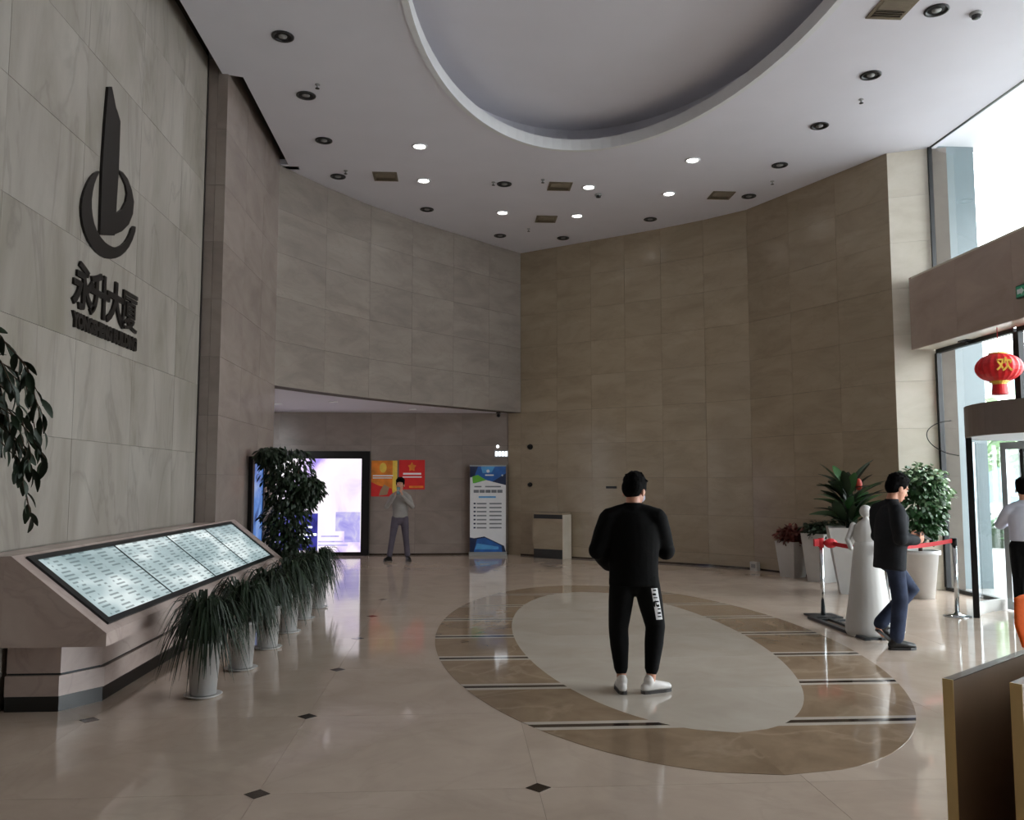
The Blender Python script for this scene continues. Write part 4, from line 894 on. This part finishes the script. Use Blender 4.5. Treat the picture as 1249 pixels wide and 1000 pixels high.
def person(name, label, loc, rz, J, tops, bottoms, shoes, head=(0, 0), jacket_hem=.84, fat=1.0, hands=None, sole='sole_dark', shoe_h=1.0, collar=True, sleeve=(.078, .064, .052), leg=(.1, .078, .06), cuff=.12, hairback=.0):
    t = thing(name, label, 'person', loc, rz)
    nb = V(*J['neck']); H = nb + V(*J.get('head_off', (0, .02, .135)))
    RH = Euler((R(head[0]), 0, R(head[1])), 'XYZ').to_matrix() * 1.1
    def hp(x, y, z): return H + RH @ V(x, y, z)
    b = MB()
    b.ell(hp(0, -.005, .045), (.076, .093, .082), RH); b.ell(hp(0, .032, -.02), (.062, .06, .092), RH); b.ell(hp(0, .045, -.08), (.042, .042, .032), RH)
    b.limb([hp(0, .088, .012), hp(0, .108, -.022)], [.009, .015], 8); b.ell(hp(0, .087, -.062), (.024, .012, .008), RH); b.ell(hp(.034, .07, .03), (.026, .018, .008), RH); b.ell(hp(-.034, .07, .03), (.026, .018, .008), RH)
    for s in (-1, 1): b.ell(hp(s * .077, -.005, -.008), (.011, .022, .032), RH)
    b.limb([hp(0, -.015, -.03), (nb + V(0, 0, .02)), nb - V(0, .0, .08)], [.054, .056, .07], 14)
    pel = V(*J['pelvis']); ch = nb - V(0, .01, .16)
    b.limb([pel, pel.lerp(ch, .5), ch], [(.13, .085), (.12, .08), (.15, .09)], 16, side=(1, 0, 0))
    for s, q in ((-1, 'L'), (1, 'R')):
        sh, el, wr = V(*J['sh' + q]), V(*J['el' + q]), V(*J['wr' + q]); sk = sh - V(0, 0, .035); sk.x *= .93; b.limb([sk, el, wr], [.045, .036, .027], 12)
        hip, kn, an = V(*J['hip' + q]), V(*J['kn' + q]), V(*J['an' + q]); b.limb([hip, kn, kn.lerp(an, .35), an], [.075, .052, .05, .036], 12)
        td = V(*J['toe' + q]).normalized(); b.limb([an - V(0, 0, .02), an + td * .05 - V(0, 0, an.z - J.get('lift' + q, 0) - .045)], [.034, .03], 10)
        if hands and q in hands: hand(b, wr, *hands[q])
    b.blob('body', 'skin', t, .0065, 3)
    for s in (-1, 1):
        e = MB().ell(hp(s * .031, .083, .012), (.011, .009, .008), RH, 10, 8).build('eye', 'eye_white', t, True); MB().ell(hp(s * .031, .0905, .011), (.005, .003, .005), RH, 8, 6).build('iris', 'eye_dark', e, True)
    MB().ell(hp(0, .0955, -.062), (.022, .006, .006), RH, 10, 6).build('mouth', 'lip', t, True)
    h = MB(); h.ell(hp(0, -.014, .068), (.087, .1, .084), RH); h.ell(hp(0, -.045, .02), (.08, .07, .09 + hairback), RH); h.ell(hp(0, -.01, .085), (.078, .085, .06), RH)
    for s in (-1, 1): h.ell(hp(s * .066, .0, .04), (.018, .05, .045), RH)
    h.ell(hp(0, .05, .105), (.055, .04, .03), RH)
    rh = random.Random(len(label))
    for _ in range(46):
        a_, e_ = rh.uniform(0, 6.283), rh.uniform(.15, 1.35); d_ = V(math.cos(a_) * math.cos(e_), math.sin(a_) * math.cos(e_), math.sin(e_))
        c_ = V(d_.x * .08, d_.y * .09 - .014, .07 + d_.z * .078)
        h.limb([hp(*c_), hp(*(c_ + d_ * .004 + V(rh.uniform(-.014, .014), rh.uniform(-.012, .014), rh.uniform(-.014, .002))))], [.013, .008], 6)
    h.blob('hair', 'hair', t, .006, 3)
    # upper garment
    g = MB(); low = V(pel.x, pel.y, jacket_hem)
    g.limb([low, low.lerp(ch, .33), low.lerp(ch, .68), ch, nb - V(0, .015, .055)], [(.192 * fat, .125 * fat), (.188 * fat, .125 * fat), (.2 * fat, .13 * fat), (.205 * fat, .12 * fat), (.12, .085)], 24, side=(1, 0, 0), cap=False)
    for q in 'LR':
        sh, el, wr = V(*J['sh' + q]), V(*J['el' + q]), V(*J['wr' + q])
        s0 = sh - V(0, 0, .035); s0.x *= .93
        g.limb([nb - V(0, .01, .035), nb.lerp(s0, .5) + V(0, 0, -.012), s0], [.055, .068, sleeve[0] * .9], 16)
        g.limb([s0, s0.lerp(el, .5), el, el.lerp(wr, .5), wr - (wr - el).normalized() * .01], [sleeve[0] * .95, sleeve[0] * .95, sleeve[1], sleeve[1] * .9, sleeve[2]], 16)
        g.ell(el, (sleeve[1] * 1.04,) * 3)
    if collar: g.limb([nb - V(0, .005, .06), nb + V(0, -.005, .015)], [(.082, .075), (.068, .066)], 18, side=(1, 0, 0), cap=False)
    g.blob('upper_garment', tops, t, .011, 6)
    # trousers
    p = MB(); p.limb([pel + V(0, 0, .04), pel, pel - V(0, 0, .08)], [(.14, .09), (.16, .1), (.155, .1)], 20, side=(1, 0, 0))
    for q in 'LR':
        hip, kn, an = V(*J['hip' + q]), V(*J['kn' + q]), V(*J['an' + q]); end = an + (kn - an).normalized() * cuff
        p.limb([hip, hip.lerp(kn, .5), kn, kn.lerp(end, .4), end], [leg[0], leg[0] * .92, leg[1], leg[1] * .95, leg[2]], 16)
    p.blob('trousers', bottoms, t, .011, 6)
    for q in 'LR':
        an = V(*J['an' + q]); td = V(*J['toe' + q]).normalized(); lf = J.get('lift' + q, 0); tilt = J.get('tilt' + q, 0)
        X = Vector((td.x, td.y, 0)).normalized(); S = Vector((-X.y, X.x, 0)); M = Matrix((X, S, V(0, 0, 1))).transposed().to_4x4(); M.translation = (an.x, an.y, 0)
        M = M @ Matrix.Translation((.16, 0, 0)) @ Matrix.Rotation(tilt, 4, 'Y') @ Matrix.Translation((-.16, 0, 0)) if tilt else M
        u = MB(); k = shoe_h
        u.limb([M @ V(-.055, 0, .05), M @ V(.02, 0, .058), M @ V(.1, 0, .048), M @ V(.165, 0, .04)], [(.034, .038), (.041, .046 * k), (.044, .036), (.036, .028)], 16, side=S)
        u.limb([M @ V(-.02, 0, .05), M @ V(-.015, 0, .105)], [.038, .044], 14)
        sh = u.blob('shoe', shoes, t, .007, 4)
        o = [(-.085, .0), (-.075, .028), (-.03, .036), (.05, .04), (.12, .046), (.175, .036), (.2, .0), (.175, -.036), (.12, -.046), (.05, -.04), (-.03, -.036), (-.075, -.028)]
        MB().prism(o, lambda x, y: M @ V(x, y, .001), lambda x, y: M @ V(x, y, .026)).build('sole', sole, sh)
    return t
def phone(label, root, M):
    Mw = Matrix.Translation(root.location) @ root.rotation_euler.to_matrix().to_4x4() @ M
    t = thing('smartphone', label, 'phone'); t.matrix_world = Mw
    MB().box((-.036, -.005, -.075), (.036, .005, .075)).build('case', 'phone', t); MB().box((-.033, .005, -.07), (.033, .0058, .07)).build('display', 'far_glass', t)
    return t
# man seen from behind, centre
J = dict(neck=(.0, .02, 1.475), head_off=(.015, .045, .098), pelvis=(0, 0, .93), shL=(-.205, 0, 1.40), shR=(.205, .01, 1.40), elL=(-.285, -.03, 1.11), wrL=(-.19, .17, .97), elR=(.265, .10, 1.10), wrR=(.17, .30, 1.27),
         hipL=(-.085, 0, .90), knL=(-.125, .03, .49), anL=(-.105, -.02, .09), toeL=(-.1, 1, 0), hipR=(.09, 0, .90), knR=(.17, .06, .50), anR=(.12, -.02, .09), toeR=(.85, .5, 0))
pm = person('person', 'man in black jacket and tapered trousers standing with his back turned on the oval', (1.40, 6.76, 0), R(-8), J, 'cloth_black', 'cloth_black', 'shoe_white', head=(-24, -28), jacket_hem=.83, fat=1.04,
            hands={'R': ((-.1, .25, .35), (-.6, -.3, .3), (-.5, -.2, .6), .55), 'L': ((.5, .8, .25), (.3, -.3, .9), (.2, .2, 1), .5)}, sleeve=(.088, .074, .055), leg=(.108, .08, .055), cuff=.09)
def strip(z0, z1, w, out, name, m, a0=.0):
    vs = []; n = 8
    for i in range(n + 1):
        f = i / n; z = z0 + (z1 - z0) * f; h = V(.09, 0, .90).lerp(V(.17, .06, .50), (.90 - z) / .40); r = .108 + (.08 - .108) * (.9 - z) / .4 + out
        for j in range(5):
            a = R(-62 + a0) + (j / 4 - .5) * w / r; vs.append((h.x + r * math.cos(a), h.y + r * math.sin(a), z))
    return MB().add(vs, [(i * 5 + j, i * 5 + j + 1, i * 5 + j + 6, i * 5 + j + 5) for i in range(n) for j in range(4)]).build(name, m, pm, True)
ps = strip(.82, .57, .06, .004, 'thigh_print', 'print_white')
rq = random.Random(3)
for k in range(8):
    q = strip(.81 - k * .03, .81 - k * .03 - rq.uniform(.008, .02), rq.uniform(.012, .04), .0065, 'print_mark', 'cloth_black', rq.uniform(-8, 8)); q.parent = ps
MB().ell((.065, .13, 1.525), (.045, .036, .04)).build('face_mask', 'shirt_white', pm, True)
phone('dark smartphone held at chest by the man standing on the oval', pm, Matrix.Translation((.13, .36, 1.35)) @ Matrix.Rotation(R(150), 4, 'Z') @ Matrix.Rotation(R(-35), 4, 'X'))
# man in dark jacket and jeans, side view
J = dict(neck=(0, .06, 1.47), head_off=(0, .055, .115), pelvis=(0, .0, .93), shL=(-.19, .0, 1.40), shR=(.19, .0, 1.40), elL=(-.22, .02, 1.10), wrL=(-.07, .27, 1.09), elR=(.23, -.01, 1.10), wrR=(.09, .25, 1.07),
         hipL=(-.09, .01, .90), knL=(-.10, .30, .56), anL=(-.17, -.04, .2), toeL=(0, 1, 0), liftL=.06, tiltL=R(38), hipR=(.09, .0, .90), knR=(.09, .05, .49), anR=(.08, .0, .09), toeR=(.1, 1, 0))
pj = person('person', 'man in dark jacket and blue jeans looking at a phone beside the red barrier', (4.33, 8.35, 0), R(-86), J, 'cloth_navy', 'denim', 'shoe_black', head=(-22, 0), jacket_hem=.78, fat=1.06,
            hands={'R': ((-.25, .9, .1), (-.9, -.2, .3), (.1, .2, 1), .5), 'L': ((.25, .9, .1), (.9, -.2, .3), (-.1, .2, 1), .5)}, sole='shoe_black', sleeve=(.083, .068, .05), leg=(.092, .078, .068), cuff=.03)
phone('dark smartphone in both hands of the man in jeans', pj, Matrix.Translation((.01, .38, 1.11)) @ Matrix.Rotation(R(180), 4, 'Z') @ Matrix.Rotation(R(-60), 4, 'X'))
# person photographing, far
J = dict(neck=(0, 0, 1.46), pelvis=(0, 0, .92), shL=(-.185, 0, 1.38), shR=(.185, 0, 1.38), elL=(-.27, .1, 1.14), wrL=(-.08, .25, 1.38), elR=(.27, .1, 1.14), wrR=(.08, .25, 1.38),
         hipL=(-.09, 0, .9), knL=(-.13, .02, .5), anL=(-.17, 0, .09), toeL=(-.4, 1, 0), hipR=(.09, 0, .9), knR=(.15, .02, .5), anR=(.22, 0, .09), toeR=(.45, 1, 0))
pf = person('person', 'distant person in pale shirt facing the camera and taking a picture', (-1.24, 18.2, 0), R(176), J, 'shirt_grey', 'trouser_grey', 'shoe_black', head=(-4, 0), jacket_hem=.9, fat=.86,
            hands={'R': ((-.25, .3, .9), (-.5, .2, .2), (-.2, -.8, .2), .45), 'L': ((.25, .3, .9), (.5, .2, .2), (.2, -.8, .2), .45)}, sole='shoe_black', sleeve=(.064, .05, .04), leg=(.09, .066, .06), cuff=.03)
phone('smartphone raised before the face of the distant person', pf, Matrix.Translation((0, .3, 1.48)))
# man in white shirt in the revolving door
J = dict(neck=(0, .02, 1.42), pelvis=(0, 0, .9), shL=(-.185, 0, 1.34), shR=(.185, 0, 1.34), elL=(-.28, .12, 1.12), wrL=(-.12, .32, 1.2), elR=(.27, .1, 1.1), wrR=(.12, .32, 1.16),
         hipL=(-.09, 0, .88), knL=(-.1, .06, .48), anL=(-.1, .02, .09), toeL=(-.1, 1, 0), hipR=(.09, 0, .88), knR=(.1, -.01, .48), anR=(.11, -.1, .09), toeR=(.1, 1, 0))
person('person', 'man in white shirt and black trousers inside the revolving door', (6.96, 10.05, 0), R(-38), J, 'shirt_white', 'cloth_black', 'shoe_black', head=(-16, 0), jacket_hem=.93, fat=.95,
       hands={'R': ((-.3, .8, .4), (-.5, -.3, .5), (0, 0, 1), .5), 'L': ((.3, .8, .4), (.5, -.3, .5), (0, 0, 1), .5)}, sole='shoe_black', sleeve=(.075, .062, .05), leg=(.1, .075, .065), cuff=.03)

# ------------------------------------------------------------------ outside, beyond the glass
for k, (x, y, h, lb) in enumerate(((17.5, 24.0, 5.0, 'leafy street tree seen left through the entrance glass'), (20.2, 31.5, 5.6, 'leafy street tree behind the revolving door glass'), (26.0, 34.0, 5.6, 'leafy street tree at the right edge beyond the glass'))):
    t = thing('street_tree', lb, 'tree', (x, y, -.03), 0, 'street trees outside')
    MB().limb([(0, 0, 0), (.05, 0, h * .4), (0, .1, h * .7)], [.14, .11, .06], 8).build('trunk', 'bark', t, True)
    f = leaf_mass(MB(), 900, [((0, 0, h * .7), (1.5, 1.5, h * .28)), ((.6, .3, h * .6), (1.0, 1.0, h * .2)), ((-.6, -.2, h * .62), (1.0, 1.0, h * .22))], .34, .12, 60 + k, .2).build('foliage', 'leaf_light', t); f['kind'] = 'stuff'
t = thing('office_building', 'pale office building far across the plaza outside', 'building', (34, 44, -.03), R(-35))
MB().box((-16, -3, 0), (16, 3, 9)).build('wall', 'far_wall', t)
wm = MB().box((-1.0, -.05, -1.0), (1.0, .05, 1.0)).mesh('window'); wm.materials.append(MATS['far_glass'])
for i in range(9):
    for j in range(3): place('window', wm, None, t, Matrix.Translation((-14 + i * 3.5, -3.03, 1.6 + j * 2.9)))
t = thing('hedge', 'low clipped hedge outside beyond the revolving door', 'hedge', (15.0, 20.6, -.03), R(-35))
MB().box((-3, -.35, 0), (3, .35, .5)).build('core', 'leaf_dark', t); f = leaf_mass(MB(), 1400, [((x, 0, .45), (.6, .5, .4)) for x in (-2.6, -1.6, -.6, .4, 1.4, 2.5)], .14, .05, 71, 0).build('foliage', 'leaf_mid', t); f['kind'] = 'stuff'
